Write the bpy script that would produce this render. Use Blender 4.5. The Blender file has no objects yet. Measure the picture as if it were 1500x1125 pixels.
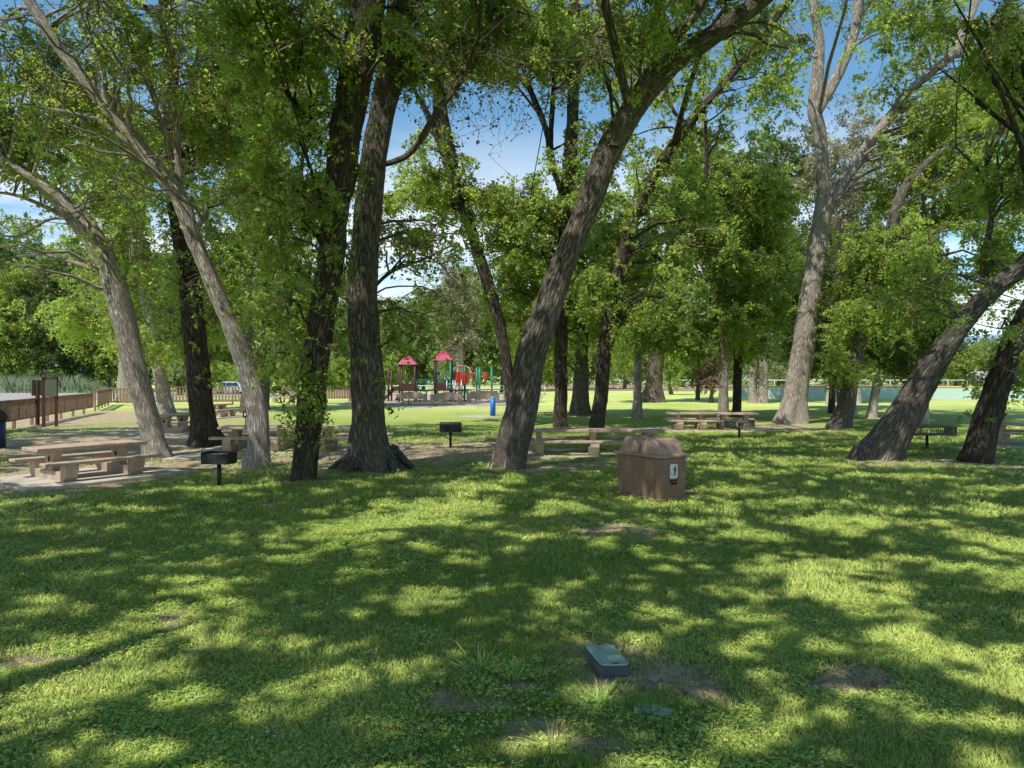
import bpy, bmesh, math, random
import numpy as np
from mathutils import Vector, Matrix
rng = np.random.default_rng(7)
random.seed(7)
C = bpy.context.scene
COL = C.collection
H, F, HZ = 2.4, 1060.0, 552.0          # eye height, focal length and horizon of the photo (1500 px wide)

def P(px, py, d): return np.array([(px-750)/F*d, d, H+(HZ-py)/F*d])
def gd(py): return H*F/(py-HZ)
def G(px, py):
    d = gd(py); return np.array([(px-750)/F*d, d, 0.0])
def proj(p):
    d = np.maximum(p[..., 1], .01)
    return 750+F*p[..., 0]/d, HZ-F*(p[..., 2]-H)/d
SUN_EL = math.radians(56); SUN_H = np.array([-0.66, -0.75]); SUN_H = SUN_H/np.linalg.norm(SUN_H)
SUN = np.array([SUN_H[0]*math.cos(SUN_EL), SUN_H[1]*math.cos(SUN_EL), math.sin(SUN_EL)])

# ------------------------------------------------------------------ materials
class NT:
    def __init__(s, name):
        s.m = bpy.data.materials.new(name); s.m.use_nodes = True; s.t = s.m.node_tree
        s.t.nodes.clear(); s.out = s.n('ShaderNodeOutputMaterial')
    def n(s, typ, **kw):
        o = s.t.nodes.new(typ)
        for k, v in kw.items():
            if k[0] == '_': o.inputs[k[1:].replace('_', ' ')].default_value = v
            else: setattr(o, k, v)
        return o
    def l(s, a, b): s.t.links.new(a, b)
    def ramp(s, fac, stops):
        r = s.n('ShaderNodeValToRGB'); e = r.color_ramp.elements
        while len(e) < len(stops): e.new(.5)
        for i, (p, c) in enumerate(stops):
            e[i].position = p; e[i].color = (*c, 1) if len(c) == 3 else c
        s.l(fac, r.inputs[0]); return r.outputs[0]
    def noise(s, vec, scale, detail=4, rough=.55):
        o = s.n('ShaderNodeTexNoise', _Scale=scale, _Detail=detail, _Roughness=rough)
        if vec: s.l(vec, o.inputs['Vector'])
        return o.outputs[0]
    def mix(s, fac, a, b, bt='MIX'):
        o = s.n('ShaderNodeMix', data_type='RGBA', blend_type=bt)
        for i, v in ((0, fac), (6, a), (7, b)):
            if isinstance(v, (int, float)): o.inputs[i].default_value = v
            elif isinstance(v, tuple): o.inputs[i].default_value = (*v[:3], 1)
            else: s.l(v, o.inputs[i])
        return o.outputs[2]
    def attr(s, name):
        o = s.n('ShaderNodeAttribute'); o.attribute_name = name; return o
    def bump(s, h, dist, strength=1.0):
        b = s.n('ShaderNodeBump', _Strength=strength, _Distance=dist); s.l(h, b.inputs['Height']); return b.outputs[0]
    def pos(s):
        return s.n('ShaderNodeTexCoord').outputs['Object']

def plain(name, col, rough=.6, var=.25, scale=6, metal=0, bump=.004, dirt=None, spec=.4):
    t = NT(name); v = t.pos()
    n1 = t.noise(v, scale, 6, .65); n2 = t.noise(v, scale*9, 3)
    lo = tuple(c*(1-var) for c in col); hi = tuple(min(1, c*(1+var)) for c in col)
    c = t.ramp(n1, [(.3, lo), (.7, hi)])
    if dirt: 
        c = t.mix(t.ramp(t.noise(v, scale*.45, 5, .7), [(.48, (0, 0, 0)), (.68, (.8, .8, .8))]), c, dirt)
    b = t.n('ShaderNodeBsdfPrincipled', _Roughness=rough, _Metallic=metal)
    b.inputs['Specular IOR Level'].default_value = spec
    t.l(c, b.inputs['Base Color']); t.l(t.bump(n2, bump), b.inputs['Normal']); t.l(b.outputs[0], t.out.inputs[0])
    return t.m

def leafmat(name, dark, light, trans, tr=.45, up=0):
    t = NT(name); a = t.attr('tint').outputs['Fac']
    c = t.ramp(a, [(0, dark), (.62, light), (.95, tuple(x*1.35 for x in light)), (1, (.16, .11, .05))])
    tc = t.ramp(a, [(0, tuple(x*.6 for x in trans)), (.7, trans), (.96, trans), (1, (.2, .12, .04))])
    d = t.n('ShaderNodeBsdfPrincipled', _Roughness=.5); d.inputs['Specular IOR Level'].default_value = .35
    tl = t.n('ShaderNodeBsdfTranslucent'); m = t.n('ShaderNodeMixShader'); m.inputs[0].default_value = tr
    t.l(c, d.inputs['Base Color']); t.l(tc, tl.inputs[0]); t.l(d.outputs[0], m.inputs[1]); t.l(tl.outputs[0], m.inputs[2])
    if up:      # blades of a lawn catch the light like the sward they belong to
        ge = t.n('ShaderNodeNewGeometry'); va = t.n('ShaderNodeVectorMath', operation='MULTIPLY_ADD'); va.inputs[1].default_value = (1-up,)*3; va.inputs[2].default_value = (0, 0, up)
        vn = t.n('ShaderNodeVectorMath', operation='NORMALIZE'); t.l(ge.outputs['Normal'], va.inputs[0]); t.l(va.outputs[0], vn.inputs[0]); t.l(vn.outputs[0], d.inputs['Normal']); t.l(vn.outputs[0], tl.inputs['Normal'])
    t.l(m.outputs[0], t.out.inputs[0]); return t.m

def barkmat(name, dark, mid, light, vs=13, depth=.03, moss=0):
    vs = vs*1.15; depth = depth*1.15
    t = NT(name); a = t.attr('bk').outputs['Vector']
    nz = t.n('ShaderNodeTexNoise', _Scale=7.0, _Detail=6.0, _Roughness=.7); t.l(a, nz.inputs['Vector'])
    w = t.n('ShaderNodeVectorMath', operation='MULTIPLY_ADD'); w.inputs[1].default_value = (.16, .16, .16)
    t.l(nz.outputs['Color'], w.inputs[0]); t.l(a, w.inputs[2])
    vo = t.n('ShaderNodeTexVoronoi', feature='DISTANCE_TO_EDGE', _Scale=float(vs)); t.l(w.outputs[0], vo.inputs['Vector'])
    vc = t.n('ShaderNodeTexVoronoi', feature='F1', _Scale=float(vs)*2.3); t.l(w.outputs[0], vc.inputs['Vector'])
    crack = t.ramp(vo.outputs['Distance'], [(0, (0, 0, 0)), (.12, (.35, .35, .35)), (.34, (1, 1, 1))])
    fine = t.noise(w.outputs[0], vs*4, 5, .7); big = t.noise(a, 1.3, 4, .6)
    hcol = t.ramp(fine, [(.25, mid), (.75, light)])
    c = t.mix(crack, dark, hcol)
    c = t.mix(t.ramp(big, [(.35, (0, 0, 0)), (.75, (.6, .6, .6))]), c, mid)
    if moss: c = t.mix(t.ramp(t.noise(a, 2.2, 5, .7), [(.52, (0, 0, 0)), (.7, (moss, moss, moss))]), c, (.12, .12, .035))
    hh = t.n('ShaderNodeMath', operation='MULTIPLY_ADD'); hh.inputs[1].default_value = .35
    t.l(fine, hh.inputs[0]); t.l(crack, hh.inputs[2])
    h2 = t.n('ShaderNodeMath', operation='MULTIPLY_ADD'); h2.inputs[1].default_value = .5
    t.l(vc.outputs['Distance'], h2.inputs[0]); t.l(hh.outputs[0], h2.inputs[2])
    b = t.n('ShaderNodeBsdfPrincipled', _Roughness=.9); b.inputs['Specular IOR Level'].default_value = .15
    t.l(c, b.inputs['Base Color']); t.l(t.bump(h2.outputs[0], depth), b.inputs['Normal']); t.l(b.outputs[0], t.out.inputs[0])
    return t.m

M = {}
M['leaf'] = leafmat('leaf_green', (.022, .045, .012), (.26, .36, .085), (.74, .90, .16), .48)
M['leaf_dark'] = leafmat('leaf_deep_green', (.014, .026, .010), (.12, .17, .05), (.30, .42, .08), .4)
M['leaf_bg'] = leafmat('leaf_pale_green', (.13, .18, .06), (.38, .47, .19), (.42, .56, .14))
M['leaf_lime'] = leafmat('leaf_lime', (.15, .22, .035), (.34, .44, .09), (.5, .65, .1))
M['leaf_olive'] = leafmat('leaf_olive', (.11, .11, .06), (.42, .38, .24), (.45, .42, .2), .3)
M['leaf_dead'] = leafmat('leaf_dead', (.08, .05, .035), (.20, .13, .09), (.2, .1, .06), .2)
M['reed'] = leafmat('reed_green', (.14, .20, .10), (.36, .46, .28), (.3, .42, .2), .3)
M['grass'] = leafmat('grass_green', (.20, .37, .05), (.74, .86, .22), (.85, .95, .25), .12, .75)
M['weed'] = leafmat('weed_green', (.12, .24, .04), (.34, .52, .12), (.55, .8, .12), .3, .5)
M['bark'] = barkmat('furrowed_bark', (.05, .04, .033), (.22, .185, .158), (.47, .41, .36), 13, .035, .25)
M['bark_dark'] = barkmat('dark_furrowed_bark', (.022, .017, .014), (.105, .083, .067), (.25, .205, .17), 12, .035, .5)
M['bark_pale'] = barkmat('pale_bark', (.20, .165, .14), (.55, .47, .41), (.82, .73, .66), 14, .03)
M['bark_white'] = barkmat('smooth_white_bark', (.30, .27, .23), (.45, .41, .37), (.62, .60, .56), 3, .008)
M['concrete'] = plain('tan_concrete', (.47, .35, .27), .85, .18, 5, bump=.004, dirt=(.26, .21, .17))
M['concrete_grey'] = plain('grey_concrete', (.50, .44, .37), .9, .2, 3, bump=.004, dirt=(.22, .18, .14))
M['hole'] = plain('dark_recess', (.03, .02, .02), .9)
M['bin'] = plain('brown_moulded_plastic', (.25, .145, .105), .42, .24, 4.5, bump=.0015, dirt=(.15, .095, .07))
M['bin_lid'] = plain('brown_lid_plastic', (.38, .25, .20), .42, .2, 6, bump=.002, dirt=(.16, .10, .08))
M['white'] = plain('white_paint', (.78, .78, .76), .5, .06, 8)
M['black'] = plain('black_print', (.015, .015, .015), .5)
M['wood'] = plain('weathered_brown_wood', (.33, .205, .145), .8, .3, 9, bump=.004, dirt=(.13, .09, .07))
M['wood_dark'] = plain('dark_stained_wood', (.085, .045, .032), .8, .3, 8)
M['signback'] = plain('olive_sign_panel', (.16, .15, .11), .6, .1, 4)
M['iron'] = plain('black_iron', (.028, .028, .03), .55, .4, 14, metal=.4, bump=.003, dirt=(.07, .05, .04))
M['steel'] = plain('sooty_steel', (.17, .155, .145), .6, .45, 16, metal=.3, bump=.003, dirt=(.07, .05, .045))
M['blue'] = plain('blue_paint', (.012, .16, .62), .4, .08, 4)
M['navy'] = plain('navy_plastic', (.03, .045, .16), .45, .15, 5)
M['red'] = plain('red_plastic', (.42, .03, .085), .45, .12, 5)
M['red2'] = plain('bright_red_paint', (.50, .04, .03), .45, .12, 5)
M['maroon'] = plain('maroon_paint', (.075, .028, .028), .5, .15, 5)
M['green'] = plain('green_paint', (.02, .22, .12), .45, .12, 5)
M['metal'] = plain('pale_metal', (.52, .53, .53), .35, .1, 5, metal=.6)
M['lidgreen'] = plain('green_valve_lid', (.34, .48, .41), .6, .16, 14, bump=.003, dirt=(.13, .21, .17))
M['boxblack'] = plain('black_valve_box', (.075, .08, .085), .7, .3, 10)
M['fenceteal'] = plain('teal_windscreen', (.46, .60, .56), .8, .10, .25)
M['yellow'] = plain('yellow_rail_cap', (.62, .48, .12), .6, .1, 4)
M['roofgrey'] = plain('grey_roof', (.42, .43, .45), .7, .1, 1)
M['carpaint'] = plain('silver_car_paint', (.62, .64, .66), .25, .04, 3, metal=.3, bump=0)
M['glass'] = plain('dark_car_glass', (.03, .045, .05), .08, .05, 3, bump=0)
M['rubber'] = plain('tyre_rubber', (.025, .025, .025), .8)
M['stone'] = plain('pebble', (.26, .24, .22), .9, .3, 20, bump=.006)
M['twig'] = plain('dry_twig', (.20, .16, .135), .9, .3, 8)
M['petal'] = plain('white_petals', (.75, .75, .70), .7, .05, 8)
M['gravel'] = plain('sand_surface', (.42, .34, .25), .95, .15, .8, bump=.01)

# ------------------------------------------------------------------ mesh builder
class MB:
    def __init__(s): s.v = []; s.f = []; s.n = 0; s.t = []; s.b = []
    def add(s, v, f, tint=None, bk=None):
        v = np.asarray(v, np.float32).reshape(-1, 3); f = np.asarray(f, np.int32)
        s.v.append(v); s.f.append(f+s.n); s.n += len(v)
        s.t.append(np.full(len(v), .5, np.float32) if tint is None else np.asarray(tint, np.float32))
        s.b.append(v if bk is None else np.asarray(bk, np.float32))
    def build(s, name, mat, parent=None, smooth=False):
        me = bpy.data.meshes.new(name)
        if s.n:
            v = np.concatenate(s.v); loops = np.concatenate([f.ravel() for f in s.f])
            tot = np.concatenate([np.full(f.shape[0], f.shape[1], np.int32) for f in s.f])
            st = np.concatenate([[0], np.cumsum(tot)[:-1]]).astype(np.int32)
            me.vertices.add(len(v)); me.vertices.foreach_set('co', v.ravel())
            me.loops.add(len(loops)); me.loops.foreach_set('vertex_index', loops)
            me.polygons.add(len(tot)); me.polygons.foreach_set('loop_start', st); me.polygons.foreach_set('loop_total', tot)
            if smooth: me.polygons.foreach_set('use_smooth', np.ones(len(tot), bool))
            me.update(calc_edges=True)
            a = me.attributes.new('tint', 'FLOAT', 'POINT'); a.data.foreach_set('value', np.concatenate(s.t))
            if smooth:
                a = me.attributes.new('bk', 'FLOAT_VECTOR', 'POINT'); a.data.foreach_set('vector', np.concatenate(s.b).ravel())
        me.materials.append(mat)
        o = bpy.data.objects.new(name, me); COL.objects.link(o)
        if parent is not None: o.parent = parent; o.matrix_parent_inverse = Matrix.Translation(-parent.location) if parent.rotation_euler.z == 0 else parent_inv(parent)
        return o
def parent_inv(p):
    return (Matrix.Translation(p.location) @ Matrix.Rotation(p.rotation_euler.z, 4, 'Z')).inverted()

def tag(o, label, cat, group=None, kind=None):
    if label: o['label'] = label
    if cat: o['category'] = cat
    if group: o['group'] = group
    if kind: o['kind'] = kind
    return o
def thing(name, label, cat, loc=(0, 0, 0), rz=0, group=None):
    o = bpy.data.objects.new(name, None); COL.objects.link(o); o.location = [float(x) for x in loc]; o.rotation_euler = (0, 0, rz)
    o.empty_display_size = .2
    return tag(o, label, cat, group)

# small-object shapes, in the local space of their thing
def new_bm(): return bmesh.new()
def bbox(bm, x0, x1, y0, y1, z0, z1, bev=0, seg=2, rot=None, taper=1.0, org=None):
    r = bmesh.ops.create_cube(bm, size=1); vs = r['verts']
    for v in vs:
        t = taper if v.co.z > 0 else 1
        v.co = Vector(((x0+x1)/2+v.co.x*(x1-x0)*t, (y0+y1)/2+v.co.y*(y1-y0)*t, (z0+z1)/2+v.co.z*(z1-z0)))
    if bev:
        es = list({e for v in vs for e in v.link_edges})
        rr = bmesh.ops.bevel(bm, geom=es, offset=bev, segments=seg, affect='EDGES', profile=.5)
        vs = list({v for f in rr['faces'] for v in f.verts} | {v for v in vs if v.is_valid})
    if rot is not None:
        o = Vector(org) if org else Vector(((x0+x1)/2, (y0+y1)/2, (z0+z1)/2))
        for v in vs: v.co = rot @ (v.co-o)+o
    return vs
def bcyl(bm, p0, p1, r0, r1=None, n=14, cap=True):
    r1 = r0 if r1 is None else r1
    p0, p1 = Vector(p0), Vector(p1); d = (p1-p0); q = d.to_track_quat('Z', 'Y')
    A = [bm.verts.new(p0+q @ Vector((r0*math.cos(2*math.pi*i/n), r0*math.sin(2*math.pi*i/n), 0))) for i in range(n)]
    B = [bm.verts.new(p1+q @ Vector((r1*math.cos(2*math.pi*i/n), r1*math.sin(2*math.pi*i/n), 0))) for i in range(n)]
    for i in range(n):
        f = bm.faces.new((A[i], A[(i+1) % n], B[(i+1) % n], B[i])); f.smooth = True
    if cap: bm.faces.new(A[::-1]); bm.faces.new(B)
    return A+B
def bpipe(bm, pts, r, n=8):
    for a, b in zip(pts[:-1], pts[1:]): bcyl(bm, a, b, r, r, n)
def bprism(bm, poly, y0, y1):       # polygon in xz, extruded along y
    A = [bm.verts.new((x, y0, z)) for x, z in poly]; B = [bm.verts.new((x, y1, z)) for x, z in poly]
    n = len(poly)
    for i in range(n): bm.faces.new((A[i], A[(i+1) % n], B[(i+1) % n], B[i]))
    bm.faces.new(A[::-1]); bm.faces.new(B)
def bobj(name, bm, mat, parent=None):
    bmesh.ops.recalc_face_normals(bm, faces=bm.faces)
    me = bpy.data.meshes.new(name); bm.to_mesh(me); bm.free(); me.materials.append(mat)
    o = bpy.data.objects.new(name, me); COL.objects.link(o)
    if parent is not None: o.parent = parent
    return o
def dup(root, loc, rz=0, label=None, scale=None):
    r = root.copy(); COL.objects.link(r); r.location = [float(x) for x in loc]; r.rotation_euler = (0, 0, rz)
    if scale: r.scale = scale
    if label: r['label'] = label
    for ch in list(root.children):
        c = ch.copy(); COL.objects.link(c); c.parent = r
        for g in ch.children:
            q = g.copy(); COL.objects.link(q); q.parent = c
    return r

# ------------------------------------------------------------------ ground
DIRT = [  # px, py, rx, ry (photo pixels on the ground), strength
 (80, 700, 200, 26, 1.8), (150, 650, 240, 30, 1.6), (20, 620, 140, 20, 1.35), (200, 612, 120, 10, 1.25), (330, 610, 60, 7, .9), (350, 665, 90, 12, .95), (60, 643, 170, 24, .95), (250, 660, 140, 18, 1.5), (345, 692, 95, 9, .8), (650, 665, 150, 20, 1.5), (500, 672, 140, 14, 1.5),
 (830, 683, 130, 10, .8), (920, 779, 95, 12, .95), (1000, 722, 32, 9, 1.2), (1290, 679, 70, 9, 1.0), (1440, 680, 110, 13, 1.1),
 (1165, 627, 75, 9, 1.0), (45, 968, 75, 17, .9), (235, 908, 85, 16, .75), (280, 935, 60, 14, .8), (450, 743, 55, 6, .8), (400, 742, 30, 5, .7),
 (330, 600, 220, 8, .5), (140, 605, 150, 9, .8), (640, 595, 170, 8, .7), (655, 1050, 65, 35, .85), (742, 1013, 38, 12, 1.0), (840, 1075, 110, 20, .95),
 (1235, 1010, 85, 22, 1.15), (985, 1005, 75, 38, .85), (1435, 920, 25, 7, 1.0), (890, 985, 95, 45, .75), (1350, 876, 40, 5, .6), (1500, 900, 30, 10, .6),
 (760, 690, 60, 7, .9), (545, 692, 70, 8, .9), (445, 705, 40, 7, .9), (375, 690, 40, 7, .9), (228, 672, 50, 8, 1.1), (1150, 668, 15, 3, .0), (700, 640, 40, 5, .4),
 (60, 1085, 50, 10, .3), (450, 900, 60, 12, .45), (1340, 770, 50, 6, .5), (1080, 800, 30, 5, .35), (850, 765, 60, 6, .6)]
def _hash2(ix, iy, s):
    h = np.sin(ix*127.1+iy*311.7+s*74.7)*43758.5453
    return h-np.floor(h)
def vnoise(x, y, sc, seed=0):
    x = x*sc; y = y*sc; ix = np.floor(x); iy = np.floor(y); fx = x-ix; fy = y-iy
    fx = fx*fx*(3-2*fx); fy = fy*fy*(3-2*fy)
    a = _hash2(ix, iy, seed); b = _hash2(ix+1, iy, seed); c = _hash2(ix, iy+1, seed); d = _hash2(ix+1, iy+1, seed)
    return (a*(1-fx)+b*fx)*(1-fy)+(c*(1-fx)+d*fx)*fy
def fbm(x, y, sc, seed=0, o=4):
    r = 0; a = .5
    for i in range(o): r = r+a*vnoise(x, y, sc*2**i, seed+i); a *= .5
    return r/(1-.5**o)
DW = []
for (px, py, rx, ry, s) in DIRT:
    c = G(px, py); rX = rx/F*c[1]; y1 = gd(max(py-ry, HZ+8)); y0 = gd(py+ry); DW.append((c[0], (y0+y1)/2, rX, (y1-y0)/2, s))
def dirtmask(x, y):
    a_ = np.clip(y*.045, .12, .8); X0, Y0 = x, y; x = X0+(fbm(X0, Y0, 1.7, 201, 4)-.5)*a_*3.2; y = Y0+(fbm(X0, Y0, 1.7, 231, 4)-.5)*a_*3.2
    m = np.zeros_like(x)
    for (cx, cy, rx, ry, s) in DW:
        d2 = ((x-cx)/rx)**2+((y-cy)/ry)**2
        m = np.maximum(m, s*np.exp(-d2*.9))
    m = m+(fbm(x, y, .9, 3)-.5)*.7+(fbm(x, y, 5, 9)-.5)*.9
    m = m+.16*np.clip((fbm(x, y, .35, 20)-.45)*4, 0, 1)
    m = m+(fbm(X0, Y0, 9, 300, 2)-.5)*.5
    return np.clip((m-.42)*2.0, 0, 1)
def gz(x, y):
    near = np.clip(1-(np.hypot(x, y-12)-30)/30, 0, 1)
    return ((fbm(x, y, .35, 40, 3)-.5)*.10+(fbm(x, y, 2.2, 50, 2)-.5)*.035)*near-.01
def lines(a, b, lo, hi, step, grow):
    L = list(np.arange(lo, hi+1e-6, step)); s = step; x = lo
    while x > a: s *= grow; x -= s; L.insert(0, x)
    s = step; x = hi
    while x < b: s *= grow; x += s; L.append(x)
    return np.array(L)
xs = lines(-4500, 4500, -13, 13, .14, 1.12); ys = lines(-60, 6000, 3.2, 26, .12, 1.10)
X, Y = np.meshgrid(xs, ys); x = X.ravel(); y = Y.ravel()
z = gz(x, y); nx, ny = len(xs), len(ys)
ii = (np.arange(ny-1)[:, None]*nx+np.arange(nx-1)[None]).ravel()
mb = MB(); mb.add(np.stack([x, y, z], 1), np.stack([ii, ii+1, ii+1+nx, ii+nx], 1), tint=dirtmask(x, y))
t = NT('lawn_ground'); v = t.pos(); dm = t.attr('tint').outputs['Fac']
g1 = t.ramp(t.noise(v, .5, 6, .65), [(.3, (.17, .29, .05)), (.55, (.34, .46, .09)), (.75, (.50, .54, .17))])
g2 = t.mix(t.ramp(t.noise(v, 28, 4, .7), [(.35, (0, 0, 0)), (.7, (.75, .75, .75))]), g1, (.028, .055, .012))
soil = t.ramp(t.noise(v, 3.0, 6, .7), [(.3, (.22, .155, .10)), (.5, (.44, .34, .23)), (.72, (.66, .54, .38))])
soil2 = t.mix(t.ramp(t.noise(v, 60, 3, .7), [(.4, (0, 0, 0)), (.7, (.6, .6, .6))]), soil, (.62, .50, .34))
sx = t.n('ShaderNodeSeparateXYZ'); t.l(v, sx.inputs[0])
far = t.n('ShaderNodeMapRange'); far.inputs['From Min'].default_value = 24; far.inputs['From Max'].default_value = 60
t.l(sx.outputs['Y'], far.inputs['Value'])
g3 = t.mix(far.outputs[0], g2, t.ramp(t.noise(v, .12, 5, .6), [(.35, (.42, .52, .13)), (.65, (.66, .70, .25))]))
cc = t.mix(dm, g3, soil2)
b = t.n('ShaderNodeBsdfPrincipled', _Roughness=.95); b.inputs['Specular IOR Level'].default_value = .1
t.l(cc, b.inputs['Base Color']); t.l(t.bump(t.noise(v, 22, 6, .75), .05), b.inputs['Normal']); t.l(b.outputs[0], t.out.inputs[0])
o = mb.build('ground', t.m); o['kind'] = 'structure'
for p in o.data.polygons: pass
def flat_sheet(name, pts, z, mat):
    bm = new_bm(); vs = [bm.verts.new((x, y, z)) for x, y in pts]; bm.faces.new(vs); o = bobj(name, bm, mat); o['kind'] = 'structure'; return o
t = NT('pale_asphalt'); v = t.pos()
b = t.n('ShaderNodeBsdfPrincipled', _Roughness=.95)
t.l(t.ramp(t.noise(v, .3, 6, .7), [(.3, (.30, .27, .25)), (.7, (.42, .38, .35))]), b.inputs['Base Color']); t.l(b.outputs[0], t.out.inputs[0]); M['asphalt'] = t.m
flat_sheet('road', [(-400, 40), (-48, 50), (-50, 64), (-41, 83), (-22, 85), (-8, 93), (-8, 108), (-400, 170)], .03, M['asphalt'])
flat_sheet('playground_surface', [(-15, 62), (2, 61), (4, 92), (-18, 95)], .034, M['gravel'])
t = NT('infield_dirt'); v = t.pos(); b = t.n('ShaderNodeBsdfPrincipled', _Roughness=.95)
t.l(t.ramp(t.noise(v, .1, 5, .6), [(.3, (.26, .16, .09)), (.7, (.38, .26, .16))]), b.inputs['Base Color']); t.l(b.outputs[0], t.out.inputs[0]); M['infield'] = t.m
flat_sheet('infield', [(5, 125), (180, 125), (220, 215), (0, 215)], .04, M['infield'])
# far hills
mb = MB(); hx = np.linspace(-3500, 3500, 161); rows = []
def ridge(x): return 120+95*np.exp(-((x-2000)/700)**2)+40*np.sin(x/310+1)+22*np.sin(x/120)+60*np.exp(-((x+500)/900)**2)
prof = [(2600, 0), (2800, .45), (3050, .8), (3300, 1.0), (3800, .6), (4300, 0)]
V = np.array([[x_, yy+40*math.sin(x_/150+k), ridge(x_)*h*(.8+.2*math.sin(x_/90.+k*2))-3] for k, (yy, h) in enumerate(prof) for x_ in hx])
n = len(hx); ii = (np.arange(len(prof)-1)[:, None]*n+np.arange(n-1)[None]).ravel()
mb.add(V, np.stack([ii, ii+1, ii+1+n, ii+n], 1))
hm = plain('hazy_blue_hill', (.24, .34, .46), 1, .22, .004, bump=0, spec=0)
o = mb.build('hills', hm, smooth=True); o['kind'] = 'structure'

# ------------------------------------------------------------------ trunks
def spline(pts, n):
    p = np.asarray(pts, float); p = np.vstack([2*p[0]-p[1], p, 2*p[-1]-p[-2]]); out = []
    for i in range(1, len(p)-2):
        a, b, c, d = p[i-1:i+3]
        for t in np.linspace(0, 1, n, endpoint=False):
            out.append(.5*((2*b)+(-a+c)*t+(2*a-5*b+4*c-d)*t*t+(-a+3*b-3*c+d)*t**3))
    out.append(p[-2]); return np.array(out)
def tube(mb, path, rad, sides=20, lump=.08, flare=0, seed=0, s0=0):
    path = np.asarray(path, float); rad = np.asarray(rad, float); n = len(path)
    T = np.gradient(path, axis=0); T /= np.linalg.norm(T, axis=1)[:, None]+1e-9
    ref = np.array([0, 1., 0]) if abs(T[0][1]) < .9 else np.array([1., 0, 0])
    U = np.cross(ref[None], T); U /= np.linalg.norm(U, axis=1)[:, None]; W = np.cross(T, U)
    s = s0+np.concatenate([[0], np.cumsum(np.linalg.norm(np.diff(path, axis=0), axis=1))])
    th = np.linspace(0, 2*np.pi, sides, endpoint=False)
    R = rad[:, None]*np.ones((1, sides))
    if lump:
        r2 = np.random.default_rng(seed+11); ph = r2.uniform(0, 6.28, 6)
        sr = s[:, None]/max(rad[0], .05)
        R = R*(1+lump*(.5*np.sin(2*th+ph[0]+sr*.25)+.35*np.sin(3*th+ph[1]-sr*.35)+.3*np.sin(5*th+ph[2]+sr*.6)+.35*np.sin(sr*.9+ph[3]+th)))
        R = R*(1+lump*.6*(vnoise(np.cos(th)[None]*2+seed, np.sin(th)[None]*2+s[:, None]*2.2, 1.0, seed)-.5)*2+lump*.35*(vnoise(np.cos(th)[None]*6+seed, np.sin(th)[None]*6+s[:, None]*5, 1.0, seed+3)-.5)*2)
    if flare:
        r2 = np.random.default_rng(seed+5); ph = r2.uniform(0, 6.28, 3)
        fz = np.exp(-np.maximum(s-s0-(.9 if sides > 11 else 0), 0)/(rad[0]*1.1))[:, None]
        R = R*(1+flare*fz*(.55+.45*np.sin(4*th+ph[0])+.25*np.sin(7*th+ph[1])))
    V = path[:, None]+R[..., None]*(np.cos(th)[None, :, None]*U[:, None]+np.sin(th)[None, :, None]*W[:, None])
    bk = np.stack([np.cos(th)[None]*rad[:, None], np.sin(th)[None]*rad[:, None], np.repeat(s[:, None]*.15, sides, 1)], -1)
    i = np.arange(n-1)[:, None]*sides; j = np.arange(sides)[None]; j2 = (j+1) % sides
    Fc = np.stack([i+j, i+j2, i+sides+j2, i+sides+j], -1).reshape(-1, 4)
    mb.add(V.reshape(-1, 3), Fc, bk=bk.reshape(-1, 3))
def limbpath(p0, p1, droop=.0, k=7, jit=.12, seed=0):
    r = np.random.default_rng(seed); p0 = np.asarray(p0); p1 = np.asarray(p1); L = np.linalg.norm(p1-p0)
    t = np.linspace(0, 1, k)[:, None]; q = p0*(1-t)+p1*t
    q[:, 2] += np.sin(t[:, 0]*np.pi)*L*.10
    off = r.normal(0, jit*L*.35, (k, 3)); off[0] = off[-1] = 0
    return q+off*.5

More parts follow.
